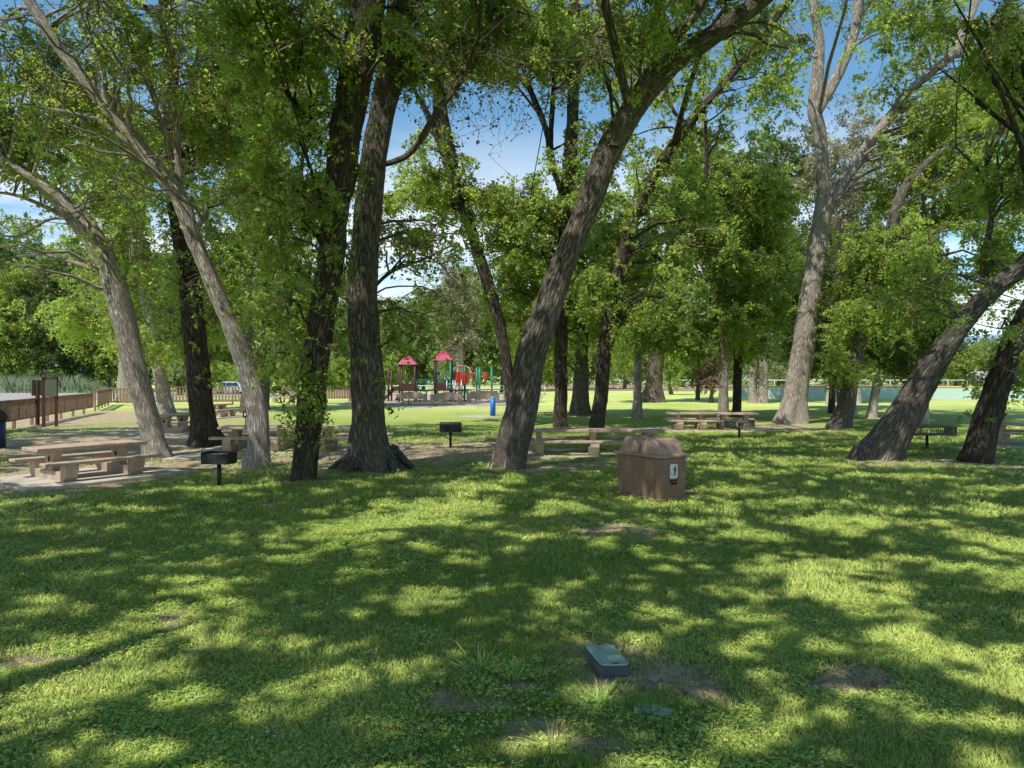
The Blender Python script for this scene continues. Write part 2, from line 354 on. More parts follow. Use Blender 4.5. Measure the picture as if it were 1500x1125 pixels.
# sky gaps in the canopy (photo px: x, y, rx, ry)
GAPS = [(715, 190, 42, 85, .95), (760, 130, 25, 40, .8), (690, 225, 35, 45, .85), (745, 245, 30, 28, .9), (605, 315, 35, 16, .9), (590, 400, 38, 38, .9), (630, 395, 25, 25, .9),
 (640, 440, 25, 18, .6), (1222, 120, 26, 60, .9), (1255, 145, 30, 50, .8), (1268, 95, 25, 30, .8), (1265, 215, 25, 50, .75), (1170, 25, 28, 22, .85), (1140, 90, 18, 20, .6),
 (30, 280, 40, 26, .9), (75, 330, 42, 30, .85), (120, 345, 30, 25, .7), (20, 30, 10, 20, .5), (25, 150, 25, 30, .5), (150, 130, 12, 14, .6), (237, 335, 16, 35, .85), (215, 150, 12, 14, .7),
 (315, 85, 14, 14, .6), (335, 310, 18, 20, .75), (345, 290, 14, 16, .6), (440, 225, 22, 18, .6), (455, 165, 18, 14, .6), (415, 330, 18, 22, .5), (600, 150, 12, 40, .5), (480, 40, 12, 10, .3),
 (980, 200, 22, 14, .5), (1000, 160, 24, 20, .6), (905, 120, 22, 30, .55), (872, 115, 18, 30, .6), (935, 20, 12, 16, .4), (1380, 330, 20, 24, .7), (1405, 380, 26, 34, .8), (1440, 420, 26, 30, .85),
 (1455, 300, 22, 26, .6), (1430, 480, 30, 22, .95), (1480, 440, 25, 28, .9), (1310, 215, 14, 14, .4), (1420, 285, 16, 18, .6), (1375, 90, 16, 14, .35), (1395, 250, 18, 14, .5), (1470, 250, 20, 16, .5),
 (1330, 60, 14, 14, .4), (1265, 40, 14, 20, .6), (1480, 15, 14, 14, .5), (580, 460, 24, 20, .6), (700, 390, 22, 40, .5), (1180, 340, 10, 14, .3), (955, 200, 14, 14, .5),
 (60, 40, 20, 14, .5), (260, 350, 10, 20, .4), (200, 300, 14, 16, .4), (500, 330, 8, 12, .3), (640, 180, 14, 26, .6), (1050, 30, 10, 10, .4), (780, 190, 18, 45, .7), (800, 20, 14, 14, .3)]
GA = np.array(GAPS); GA[:, 2:4] *= .86; GA[:, 4] *= .93
LIT = [  # sunlit patches on the ground (photo px), used to open the canopy that is out of the picture
 (90, 965, 170, 40, 1), (260, 925, 130, 26, .9), (40, 1020, 90, 30, 1), (330, 890, 90, 14, .5), (210, 1100, 70, 16, .8), (60, 880, 60, 10, .5), (160, 870, 40, 8, .4), (250, 850, 60, 8, .5),
 (480, 790, 110, 12, .7), (590, 765, 90, 14, 1), (640, 740, 90, 12, .9), (680, 715, 60, 10, .9), (705, 750, 40, 8, .9), (430, 820, 60, 8, .5), (550, 835, 40, 9, .7), (540, 812, 30, 6, .5), (640, 868, 38, 6, .6),
 (800, 882, 22, 8, 1), (592, 975, 26, 14, 1), (540, 895, 30, 8, .5), (430, 945, 50, 14, .4), (425, 1010, 60, 16, .5), (740, 705, 30, 6, .5), (820, 740, 60, 7, .6), (855, 748, 25, 7, .7),
 (310, 720, 60, 8, .6), (360, 712, 60, 6, .7), (200, 745, 60, 5, .5), (700, 820, 50, 9, .5), (1000, 765, 40, 6, .6), (920, 773, 60, 7, .8), (1050, 745, 40, 9, .8), (1060, 720, 50, 7, .6),
 (1230, 765, 90, 14, 1), (1170, 735, 70, 8, .8), (1100, 785, 60, 10, .7), (1150, 810, 40, 10, .6), (1110, 830, 60, 12, .8), (1260, 865, 80, 20, .9), (1230, 830, 40, 10, .6), (1080, 868, 40, 10, .7),
 (1000, 905, 45, 16, .7), (1090, 900, 40, 12, .5), (1320, 750, 60, 7, .6), (1440, 745, 60, 10, .9), (1480, 800, 60, 20, 1), (1490, 850, 60, 14, .9), (1400, 770, 50, 5, .6), (1330, 905, 80, 14, .7), (1380, 940, 110, 20, .9),
 (1460, 960, 100, 30, 1), (1480, 1000, 90, 26, .9), (1130, 1025, 60, 18, .9), (1180, 1060, 60, 16, .7), (1050, 1090, 130, 22, .9), (1220, 1105, 80, 16, .6), (960, 1115, 90, 12, .6), (790, 1085, 60, 14, .6), (1440, 1060, 70, 18, .4),
 (935, 950, 30, 14, .7), (1120, 940, 50, 10, .5), (1030, 830, 40, 8, .5), (720, 770, 40, 6, .4), (885, 1020, 60, 20, .5), (1360, 700, 130, 5, .7), (1180, 690, 100, 5, .8), (1080, 690, 50, 5, .6),
 (125, 700, 110, 16, 1), (250, 680, 60, 8, .9), (40, 735, 60, 6, .6), (890, 755, 10, 4, .4), (1450, 715, 60, 5, .6), (1400, 830, 40, 6, .5), (1330, 820, 50, 7, .4), (900, 800, 30, 5, .4)]
LW = []
for (px, py, rx, ry, s) in LIT:
    c = G(px, py); y1 = gd(py-ry); y0 = gd(py+ry); LW.append((c[0], (y0+y1)/2, rx/F*c[1], (y1-y0)/2, s))
LWA = np.array(LW)
# ------------------------------------------------------------------ foliage
UP = np.array([0, 0, 1.])
def litmask(gx, gy):
    nzw = (fbm(gx, gy, 1.6, 71, 3)-.5)+.75*(fbm(gx, gy, 4.5, 171, 2)-.5); L = np.zeros(len(gx))
    for cx, cy, rx, ry, s_ in LWA:
        d2 = np.sqrt(((gx-cx)/(rx*1.02+.06))**2+((gy-cy)/(ry*1.02+.06))**2)+nzw*1.5
        L = np.maximum(L, (d2 < .50+.34*s_))
    L = np.maximum(L, fbm(gx, gy, 1.1, 88, 3) > .72)
    L = np.maximum(L, (gy > 19) & (fbm(gx*.55, gy, .8, 120, 3) > .52))
    return (L > 0) & (fbm(gx, gy, 3.2, 91, 3) > .36)
def leafcloud(mb, cen, size, r, upb=.7, tint=None, narrow=.62):
    n = len(cen)
    if n == 0: return
    N = r.normal(0, 1, (n, 3)); N /= np.linalg.norm(N, axis=1)[:, None]; N = N+UP*upb; N /= np.linalg.norm(N, axis=1)[:, None]
    T = r.normal(0, 1, (n, 3)); T[:, 2] -= .5; T -= N*np.sum(N*T, 1)[:, None]; T /= np.linalg.norm(T, axis=1)[:, None]
    B = np.cross(N, T); s = (size*np.clip(np.exp(r.normal(-.08, .33, n)), .4, 1.9))[:, None]
    a = cen-T*s*.5; c = cen+T*s*.5-N*s*.12
    l = cen+B*s*.5*narrow+T*s*.06+N*s*.08; rr = cen-B*s*.5*narrow+T*s*.06+N*s*.08
    V = np.stack([a, rr, c, l], 1).reshape(-1, 3)
    if tint is None: tint = r.uniform(0, 1, n)
    mb.add(V, np.arange(n*4).reshape(-1, 4), tint=np.repeat(tint, 4))
def sprays(mbl, mbt, subs, R, size, r, ntw=5, nl=15, dead=.004, tbase=None):
    """subs (M,3): each gets ntw twiglets carrying nl leaves each"""
    m = len(subs)
    if m == 0: return
    D = r.normal(0, 1, (m, ntw, 3)); D[..., 2] *= .65; D /= np.linalg.norm(D, axis=-1)[..., None]
    L = R*r.uniform(.7, 1.25, (m, ntw, 1))
    t = r.uniform(.15, 1.05, (m, ntw, nl, 1))
    p = subs[:, None, None]+D[:, :, None]*L[:, :, None]*t
    p = p+r.normal(0, R*.11, p.shape); p[..., 2] -= (t[..., 0]**2)*R*.62
    tb = r.uniform(.05, .85, (m, 1, 1)) if tbase is None else np.full((m, 1, 1), tbase)
    ti = np.clip(tb+r.normal(0, .16, (m, ntw, nl)), 0, .9); ti[r.random(ti.shape) < dead] = 1
    p = p.reshape(-1, 3); ti = ti.ravel()
    if len(subs) and subs[:, 2].max() > 5:
        tt = p[:, 2]/SUN[2]; gx_ = p[:, 0]-SUN[0]*tt; gy_ = p[:, 1]-SUN[1]*tt
        c_ = (gy_ < 34) & (gy_ > 2) & (np.abs(gx_) < 28) & (p[:, 2] > 4.5)
        if c_.any():
            ix = np.where(c_)[0]; kill = ix[litmask(gx_[ix], gy_[ix])]
            k_ = np.ones(len(p), bool); k_[kill] = False; k_ |= r.random(len(p)) < .03; p = p[k_]; ti = ti[k_]
    leafcloud(mbl, p, size, r, tint=ti)
    if mbt is not None:
        for k in range(min(ntw, 3)):
            a = subs; e = subs+D[:, k]*L[:, k]*.9; e[:, 2] -= R*.28
            thin(mbt, a, e, .010*R/.55, .003)
def thin(mb, a, b, r0, r1):
    n = len(a)
    if n == 0: return
    T = b-a; T = T/(np.linalg.norm(T, axis=1)[:, None]+1e-9)
    U = np.cross(T, np.array([.3, .9, .3])); U /= np.linalg.norm(U, axis=1)[:, None]+1e-9; W = np.cross(T, U)
    ring = []
    for (c, rr) in ((a, r0), (b, r1)):
        rr = np.broadcast_to(np.asarray(rr, float).reshape(-1, 1), (n, 1))
        for k in range(3):
            th = 2.094*k; ring.append(c+rr*(math.cos(th)*U+math.sin(th)*W))
    V = np.stack(ring, 1); i = np.arange(n)[:, None]*6
    Fc = np.concatenate([i+np.array([[k, (k+1) % 3, 3+(k+1) % 3, 3+k]]) for k in range(3)])
    mb.add(V.reshape(-1, 3), Fc)

# things that stand in the sun: (point, radius, probability) - canopy is thinner on the line from them to the sun
def pp(px, py, d): return P(px, py, d)
d1, d3, d17 = gd(668), gd(682), gd(618)
LT = [(pp(222, 640, d1), .7, .95), (pp(212, 590, d1), .7, .95), (pp(200, 540, d1), .7, .95), (pp(190, 500, d1), .6, .8), (pp(175, 450, d1), .6, .7), (pp(378, 650, d3), .5, .9), (pp(376, 600, d3), .5, .8), (pp(355, 540, d3), .5, .8), (pp(330, 470, d3), .5, .6),
 (pp(215, 230, d3), .6, .9), (pp(180, 190, d3), .6, .8), (pp(250, 330, d3), .6, .8),
 (pp(1160, 600, d17), .9, .95), (pp(1166, 560, d17), .9, .95), (pp(1175, 500, d17), .9, .9), (pp(1185, 440, d17), .8, .6), (pp(1205, 240, d17), .8, .9), (pp(1270, 220, d17), .8, .9), (pp(1200, 190, d17), .8, .9), (pp(1230, 300, d17), .7, .6),
 (G(120, 690), 1.6, .95), (pp(1059, 590, 41), .6, .9), (pp(1060, 555, 41), .5, .8), (pp(934, 590, 43), .5, .9), (pp(880, 260, 19.4), .5, .8), (pp(845, 330, 19.4), .4, .6), (pp(735, 660, 19.4), .35, .9), (pp(775, 560, 19.4), .3, .5), (pp(925, 690, 14), .25, .8),
 (G(1000, 632)+[0, 0, .8], 1.2, .85), (G(1060, 632)+[0, 0, .8], 1.2, .85), (G(1040, 622), 1.5, .7), (G(800, 668)+[0, 0, .8], .8, .8), (G(860, 668)+[0, 0, .8], .8, .85), (G(930, 668)+[0, 0, .8], .6, .7), (G(480, 662)+[0, 0, .8], .7, .7), (pp(60, 130, 20), 1.3, .8), (pp(150, 80, 20), 1.4, .8), (pp(250, 70, 20), 1.4, .75), (pp(330, 130, 20), 1.2, .75), (pp(180, 300, 21), 1.0, .7), (pp(400, 100, 19), 1.1, .7), (pp(1440, 110, 34), 2.0, .75), (pp(1340, 330, 34), 1.6, .7), (pp(1470, 250, 24), 1.4, .7), (pp(950, 60, 19), 1.0, .7), (pp(600, 285, 34), 1.2, .7), (pp(1000, 400, 34), 2.0, .7), (pp(1060, 240, 34), 1.6, .7),
 (pp(1358, 610, 40), .6, .8), (pp(1283, 600, 42), .5, .7), (G(830, 600), 2.5, .6), (G(1400, 600), 6, .8), (pp(520, 670, 19.9), .3, .7), (pp(248, 560, 50), 1, .8)]
HEROES = []    # trunks kept in view: (px path, half width px, depth)
def keep(p, R, r, inframe=True):
    x, y = proj(p); dep = p[:, 1]; k = np.ones(len(p), bool); rp = R/np.maximum(dep, 1)*F
    u = r.random(len(p))
    inside = (x > -60) & (x < 1560) & (y > -60) & (y < 1150) & (dep > 1)
    for gx, gy, rx, ry, pr in GA:
        d2 = ((x-gx)/(rx+rp*.45))**2+((y-gy)/(ry+rp*.45))**2
        k &= ~(inside & (d2 < 1) & (u < pr))
    for path, dd, pr in HEROES:
        for (ax, ay, aw), (bx, by, bw) in zip(path[:-1], path[1:]):
            dx, dy = bx-ax, by-ay; t = np.clip(((x-ax)*dx+(y-ay)*dy)/(dx*dx+dy*dy+1e-6), 0, 1)
            dist = np.hypot(x-ax-t*dx, y-ay-t*dy)
            k &= ~(inside & (dep < dd+.3) & (dist < (aw+bw)/4+rp*.8) & (u < pr))
    # shade on the lawn in front
    tt = p[:, 2]/SUN[2]; g = p-SUN[None]*tt[:, None]
    lw = np.ones(len(p), bool)
    lit = np.zeros(len(p))
    for cx, cy, rx, ry, s in LWA:
        d2 = ((g[:, 0]-cx)/(rx+.12))**2+((g[:, 1]-cy)/(ry+.12))**2
        lit = np.maximum(lit, s*(d2 < 1.15))
    k &= ~((g[:, 1] < 19.5) & (p[:, 2] > 5) & (r.random(len(p)) < lit))
    for q, rad, pr in LT:
        w = p-q; s = w @ SUN; dist = np.linalg.norm(w-s[:, None]*SUN, axis=1)
        k &= ~((s > .4) & (dist < rad+R*.7) & (r.random(len(p)) < pr))
    return k

class Tree:
    def __init__(s, name, label, cat, base, bark='bark', leaf='leaf', group=None, seed=0):
        s.t = thing(name, label, cat, base, 0, group); s.base = np.asarray(base, float)
        s.tr = MB(); s.lf = MB(); s.tw = MB(); s.bark = bark; s.leaf = leaf; s.r = np.random.default_rng(seed+100); s.seed = seed
        s.nodes = []
    def limb(s, pts, d, w, sides=20, flare=0, dz=None, n=9, lump=.12):
        """pts photo px; w px widths at depth d; dz depth offsets per point"""
        q = []; rad = []
        for i, (a, b) in enumerate(pts):
            dd = d+(dz[i] if dz else 0); q.append(P(a, b, dd)); rad.append(w[i]*.44*dd/F)
        q = np.array(q); pa = np.array(pts, float); tg = np.gradient(pa, axis=0)
        cs_ = np.clip(np.abs(tg[:, 1])/(np.hypot(tg[:, 0], tg[:, 1])+1e-6), .70, 1)
        rad = [a_*b_*.95 for a_, b_ in zip(rad, cs_)]
        if not flare: rad[0] *= .6
        if flare:
            q[0, 2] = 0; d0_ = (q[1]-q[0])/np.linalg.norm(q[1]-q[0]); q = np.vstack([q[0]-d0_*.9, q]); rad = [rad[0]]+list(rad)
        path = spline(np.column_stack([q, rad]), n)
        tube(s.tr, path[:, :3], np.maximum(path[:, 3], .01), sides, lump, flare, s.seed+len(s.tr.v))
        s.nodes += [(a, r_) for a, r_ in zip(path[::3, :3], path[::3, 3])]
        return path
    def raw(s, pts, rads, sides=12, flare=0, n=6, lump=.09):
        path = spline(np.column_stack([np.array(pts), rads]), n)
        tube(s.tr, path[:, :3], np.maximum(path[:, 3], .008), sides, lump, flare, s.seed+len(s.tr.v))
        s.nodes += [(a, r_) for a, r_ in zip(path[::3, :3], path[::3, 3])]
    def blobs(s, cens, Rb=1.2, ns=12, R=.55, size=.12, ntw=6, nl=19, limbs=True, filt=True, zs=.75, lr=.055):
        cens = np.asarray(cens, float)
        if len(cens) == 0: return
        N = np.array([a for a, _ in s.nodes]); NR = np.array([b for _, b in s.nodes])
        off = s.r.normal(0, 1, (len(cens), ns, 3)); off /= np.linalg.norm(off, axis=-1)[..., None]
        off *= Rb*1.22*(s.r.random((len(cens), ns, 1))**.40); off[..., 2] *= zs
        subs = cens[:, None]+off; sf = subs.reshape(-1, 3)
        k = keep(sf, R, s.r) if filt else np.ones(len(sf), bool)
        k &= sf[:, 2] > .3; K = k.reshape(len(cens), ns)
        sprays(s.lf, s.tw, sf[k], R, size*.88, s.r, ntw, nl)
        for i, c in enumerate(cens):
            if K[i].sum() < 2: continue
            pen = np.linalg.norm(N-c, axis=1)+np.where(N[:, 2] > c[2]-.2, 2.5, 0)+np.where(NR < .04, 3, 0)+s.r.uniform(0, 2.2, len(N))
            j = int(np.argmin(pen)); L = np.linalg.norm(N[j]-c)
            if limbs and L < 11:
                q = limbpath(N[j], c, seed=s.seed*31+i, k=6)
                r0 = min(NR[j]*.6, lr*(.5+L*.22)); tube(s.tr, q, np.linspace(r0, .018, len(q)), 6, 0)
                s.nodes += [(q[3], r0*.5)]
            ss = subs[i][K[i]]; thin(s.tw, np.repeat(c[None], len(ss), 0), ss, .018, .008)
    def region(s, specs, d, dr=2.0, **kw):
        """specs: (px, py, rx, ry, nblob)"""
        cs = []
        for (cx, cy, rx, ry, nb) in specs:
            for _ in range(nb):
                a = s.r.uniform(0, 2*math.pi); q = math.sqrt(s.r.random())
                cs.append(P(cx+rx*q*math.cos(a), cy+ry*q*math.sin(a), d+s.r.uniform(-dr, dr)))
        s.blobs(cs, **kw)
    def overhead(s, cx, cy, rx, ry, z0, z1, n, **kw):
        cs = []
        while len(cs) < n:
            a = s.r.uniform(0, 2*math.pi); q = math.sqrt(s.r.random()); X_ = cx+rx*q*math.cos(a); Y_ = cy+ry*q*math.sin(a)
            Z_ = s.r.uniform(z0, z1)
            Z_ = max(Z_, H+.60*max(Y_, 0)+1.8)
            cs.append((X_, Y_, Z_))
        s.blobs(cs, **kw)
    def shoots(s, pts, w, d, n, i0=1, i1=99, R=.28, size=.085):
        i1 = min(i1, len(pts)-2); q = []
        for _ in range(n):
            i = int(s.r.integers(i0, i1+1)); u = s.r.random(); (ax, ay), (bx, by) = pts[i], pts[i+1]; ang = s.r.uniform(0, 6.28); c = P(ax+(bx-ax)*u, ay+(by-ay)*u, d); rr = w[i]*.5/F*d*s.r.uniform(.9, 1.5)
            q.append(c+np.array([rr*math.cos(ang), rr*math.sin(ang), 0]))
        sprays(s.lf, s.tw, np.array(q), R*(d/20)**.5, size*(d/18)**.6, s.r, 4, 10)
    def done(s, twigs=True):
        add_shade(s, s.seed)
        if s.tr.n: s.tr.build('trunk', M[s.bark], s.t, smooth=True)
        if s.lf.n: s.lf.build('crown', M[s.leaf], s.t)
        if s.tw.n: s.tw.build('twigs', M['twig'], s.t)
        return s.t
def hero(path, w, py, pr=.85):
    HEROES.append(([(a, b, c) for (a, b), c in zip(path, w)], gd(py), pr))

p1 = [(230, 672), (224, 640), (210, 585), (194, 520), (170, 430), (140, 355), (105, 310), (60, 270), (0, 238), (-90, 195)]
w1 = [44, 40, 40, 42, 42, 44, 42, 38, 36, 30]
p3 = [(378, 684), (380, 640), (376, 590), (360, 540), (335, 470), (305, 400), (283, 345), (262, 290), (232, 250), (195, 200), (150, 150), (105, 95), (70, 45), (40, -5), (10, -70)]
w3 = [42, 38, 38, 37, 34, 31, 31, 33, 32, 30, 27, 27, 26, 22, 18]
p2 = [(300, 652), (297, 610), (292, 560), (286, 500), (280, 430), (268, 350), (256, 280), (252, 200), (250, 100), (240, 0), (235, -80)]
w2 = [46, 38, 37, 37, 38, 34, 30, 26, 22, 18, 14]
p5 = [(446, 703), (450, 650), (456, 590), (463, 520), (474, 450), (484, 380), (492, 310), (502, 230), (516, 140), (533, 50), (545, -40), (552, -140)]
w5 = [42, 42, 43, 45, 45, 46, 48, 52, 54, 54, 52, 44]
p6 = [(545, 684), (541, 640), (538, 580), (534, 510), (530, 450), (533, 380), (540, 310), (550, 230), (565, 140), (582, 50), (590, -40), (596, -140)]
w6 = [76, 62, 60, 57, 55, 50, 46, 42, 44, 46, 44, 38]
p7 = [(746, 686), (754, 640), (768, 580), (782, 510), (808, 430), (840, 350), (868, 285), (895, 215), (935, 150), (985, 95), (1045, 50), (1105, 8), (1170, -50), (1230, -110)]
w7 = [58, 60, 58, 56, 52, 50, 52, 54, 56, 54, 50, 46, 40, 34]
p17 = [(1157, 620), (1164, 590), (1170, 550), (1178, 500), (1188, 430), (1196, 370), (1204, 320), (1208, 290)]
w17 = [52, 46, 43, 41, 38, 34, 36, 38]
p17l = [(1207, 310), (1205, 250), (1202, 200), (1194, 160), (1197, 110), (1200, 60), (1192, 10), (1188, -60)]
w17l = [28, 25, 24, 26, 22, 19, 16, 14]
p17m = [(1200, 165), (1222, 120), (1243, 75), (1255, 30), (1262, -30), (1275, -100)]
w17m = [22, 19, 18, 17, 15, 12]
p17r = [(1210, 315), (1228, 280), (1250, 245), (1272, 212), (1305, 170), (1330, 135), (1365, 105), (1395, 80), (1412, 45), (1430, 0), (1445, -60)]
w17r = [28, 26, 26, 27, 25, 24, 22, 22, 18, 16, 14]
p19 = [(1284, 672), (1310, 628), (1340, 580), (1372, 525), (1408, 475), (1450, 430), (1500, 388), (1570, 330), (1640, 260)]
w19 = [72, 64, 57, 52, 48, 46, 45, 42, 36]
p20 = [(1428, 676), (1442, 625), (1462, 560), (1484, 505), (1512, 450), (1550, 380), (1600, 300)]
w20 = [46, 45, 43, 42, 42, 40, 36]
p8 = [(752, 600), (745, 555), (737, 500), (722, 440), (705, 385), (688, 330), (672, 285), (662, 240), (650, 190), (643, 140), (640, 95), (628, 45), (612, 0), (600, -60)]
w8 = [24, 20, 20, 20, 21, 20, 20, 22, 26, 24, 24, 20, 18, 16]
w17 = [a_*.86 for a_ in w17]; w1 = [a_*.94 for a_ in w1]; w3 = [a_*.93 for a_ in w3]; w7 = [a_*.93 for a_ in w7]; w17l = [a_*.9 for a_ in w17l]; w17r = [a_*.88 for a_ in w17r]
for a, b, c, d in ((p1, w1, 672, .8), (p3, w3, 684, .62), (p2, w2, 652, .45), (p5, w5, 703, .6), (p6, w6, 684, .72), (p7, w7, 686, .93), (p17, w17, 620, .97), (p17l, w17l, 620, .93), (p17m, w17m, 620, .9), (p17r, w17r, 620, .88), (p19, w19, 672, .95), (p20, w20, 676, .9), (p8, w8, 626, .75)):
    hero(a, b, c, d)
p9 = [(821, 626), (821, 570), (822, 500), (822, 430), (826, 360), (829, 290), (836, 220), (840, 150), (843, 80), (842, 10), (842, -60)]
w9 = [26, 22, 21, 22, 22, 23, 23, 20, 19, 18, 15]
p11 = [(874, 629), (880, 580), (885, 520), (895, 460), (906, 400), (922, 340), (945, 285), (975, 230), (1010, 180), (1045, 140), (1080, 100), (1110, 60), (1150, 10), (1190, -40)]
w11 = [28, 25, 24, 25, 23, 21, 20, 21, 20, 18, 17, 15, 13, 10]
hero(p9, w9, 626, .75); hero(p11, w11, 629, .6)

def gpt(px, py): g = G(px, py); return g
D = gd
# unseen canopy above and behind the view, leaf sprays placed to shade chosen lawn
OWN = {1: (-10, 17), 2: (-7, 15), 4: (-4, 13), 5: (-2, 15), 6: (4, 13), 7: (12, 16), 8: (13, 11), 20: (-11, -4), 21: (1, -5), 22: (11, -2), 9: (-1, 22), 10: (2, 23), 12: (7, 23), 18: (15, 26), 19: (18, 24), 3: (-10, 21), 40: (-20, 27)}
rs = np.random.default_rng(99); SHADE = {k: [] for k in OWN}
gx_, gy_ = np.meshgrid(np.arange(-27, 27, .62), np.arange(2.5, 34, .62)); gg = np.column_stack([gx_.ravel(), gy_.ravel()])
gg = np.repeat(gg, 2, 0); gg = gg+rs.uniform(-.34, .34, gg.shape); lit_ = np.zeros(len(gg))
for cx, cy, rx, ry, s_ in LWA:
    lit_ = np.maximum(lit_, s_*((((gg[:, 0]-cx)/(rx*.85+.12))**2+((gg[:, 1]-cy)/(ry*.85+.12))**2) < 1.0))
nz_ = fbm(gg[:, 0], gg[:, 1], .6, 77, 4); gg = gg[(rs.random(len(gg)) > lit_**1.3*.8) & (nz_ < .78) & (np.abs(gg[:, 0]) < gg[:, 1]*.8+3.0)]
for (a_, b_) in gg:
    z_ = rs.uniform(9.0, 15.5)
    for _ in range(12):
        q_ = np.array([a_, b_, 0])+SUN*z_/SUN[2]
        if q_[2] > H+.56*max(q_[1], 0)+1.0: break
        z_ += .8
    if q_[2] > H+.56*max(q_[1], 0)+.8: SHADE[min(OWN, key=lambda k: (OWN[k][0]-q_[0])**2+(OWN[k][1]-q_[1])**2)].append(q_)
def add_shade(T, k, R=.58, size=.15):
    if k not in SHADE or not SHADE[k]: return
    q = np.array(SHADE[k]); ok = np.ones(len(q), bool)
    for c_, rad, pr in LT:
        w = q-c_; s_ = w @ SUN; dist = np.linalg.norm(w-s_[:, None]*SUN, axis=1); ok &= ~((s_ > .4) & (dist < rad+.4) & (T.r.random(len(q)) < pr))
    q = q[ok]; sprays(T.lf, T.tw, q, R, size, T.r, 6, 27)
    cell = {}
    for p in q: cell.setdefault(tuple(np.floor(p/2.6).astype(int)), []).append(p)
    for i, ps in enumerate(cell.values()):
        c = np.mean(ps, 0); N = np.array([a for a, _ in T.nodes]); NR = np.array([b for _, b in T.nodes])
        pen = np.linalg.norm(N-c, axis=1)+np.where(N[:, 2] > c[2], 2, 0)+np.where(NR < .03, 3, 0); j = int(np.argmin(pen))
        path = limbpath(N[j], c, seed=i+k*77, k=6); r0 = min(NR[j]*.6, .03+.012*np.linalg.norm(N[j]-c)); tube(T.tr, path, np.linspace(r0, .02, 6), 6, 0)
        T.nodes += [(path[3], r0*.6), (path[5], .035)]; ps = np.array(ps); thin(T.tw, np.repeat(c[None], len(ps), 0), ps, .02, .008)
# --- front row
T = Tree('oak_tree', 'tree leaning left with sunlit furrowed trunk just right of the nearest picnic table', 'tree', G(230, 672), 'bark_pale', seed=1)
T.limb(p1, D(672), w1, 28, .5)
T.limb([(128, 340), (95, 318), (60, 300), (20, 285), (-30, 280)], D(672)+.5, [18, 13, 10, 8, 6], 8)
T.limb([(115, 318), (80, 285), (30, 250), (-20, 215)], D(672)-.6, [22, 20, 18, 12], 10)
T.limb([(100, 320), (70, 322), (30, 345), (0, 345)], D(672)-.3, [10, 8, 6, 4], 8)
T.region([(40, 205, 80, 60, 14), (30, 100, 80, 90, 16), (100, 130, 60, 60, 6), (150, 300, 70, 50, 6), (20, 360, 50, 40, 3), (180, 380, 40, 60, 4)], D(672), 2.2, size=.125)
T.shoots(p1, w1, D(672), 45, 4, 8); T.done()
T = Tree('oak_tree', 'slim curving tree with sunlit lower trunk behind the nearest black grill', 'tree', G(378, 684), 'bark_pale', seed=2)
T.limb(p3, D(684), w3, 26, .5)
T.limb([(283, 345), (278, 310), (264, 275), (260, 220), (256, 170), (232, 145), (215, 130)], D(684)+.3, [20, 15, 13, 12, 11, 9, 6], 10)
T.limb([(288, 332), (300, 318), (303, 300)], D(684)-.2, [14, 12, 5], 8)
T.region([(120, 60, 130, 70, 14), (190, 120, 90, 70, 9), (60, 190, 70, 60, 5), (290, 60, 80, 60, 8), (220, 10, 120, 40, 8), (215, 250, 50, 50, 4)], D(684)-.5, 2.4, size=.125)
T.shoots(p3, w3, D(684), 45, 4, 12); T.done()
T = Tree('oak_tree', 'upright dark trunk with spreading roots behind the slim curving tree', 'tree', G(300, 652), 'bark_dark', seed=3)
T.limb(p2, D(652), w2, 24, .7)
T.limb([(256, 280), (280, 210), (300, 130), (330, 95), (370, 50), (400, 25)], D(652), [16, 14, 16, 15, 12, 8], 12)
T.limb([(322, 110), (345, 60), (340, 0)], D(652), [12, 10, 8], 8)
T.region([(250, 130, 70, 120, 14), (350, 80, 80, 80, 13), (240, 380, 50, 80, 6), (330, 230, 70, 80, 11), (300, 420, 30, 60, 3)], D(652), 2.6, size=.14, Rb=1.4, R=.62)
T.shoots(p2, w2, D(652), 90, 2, 8); T.done()
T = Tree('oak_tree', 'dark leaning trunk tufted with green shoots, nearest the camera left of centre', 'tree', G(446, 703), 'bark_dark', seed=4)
T.limb(p5, D(703), w5, 30, .12)
T.limb([(503, 240), (470, 205), (430, 150), (400, 90), (370, 20), (350, -40)], D(703), [20, 14, 10, 10, 8, 6], 10)
T.region([(440, 110, 80, 100, 13), (430, 260, 50, 80, 9), (425, 400, 30, 70, 4), (420, 500, 20, 40, 1), (400, 40, 70, 50, 6), (600, 40, 60, 50, 5)], D(703), 2.0, size=.115, Rb=1.0, R=.5)
r_ = T.r   # shoots on the trunk itself
sh = []
for _ in range(150):
    t_ = r_.beta(1.3, 1.2); i = min(int(t_*8), 8); (ax, ay), (bx, by) = p5[i+1], p5[i+2] if i+2 < len(p5) else p5[-1]
    u = r_.random(); ang = r_.uniform(0, 6.28)
    q = P(ax+(bx-ax)*u, ay+(by-ay)*u, D(703)); rr = 24/F*D(703)*r_.uniform(1.0, 1.7)
    sh.append(q+np.array([rr*math.cos(ang)-.1, rr*math.sin(ang), 0]))
sh = np.array(sh); sprays(T.lf, T.tw, sh, .30, .085, r_, 4, 9)
sprays(T.lf, T.tw, np.array([P(452+r_.normal(0, 16), 575+r_.normal(0, 45), D(703)-.4) for _ in range(36)]), .32, .085, r_, 4, 9)
T.done()
T = Tree('oak_tree', 'massive dark upright trunk with flared roots left of centre', 'tree', G(545, 684), 'bark', seed=5)
T.limb(p6, D(684), w6, 32, .45)
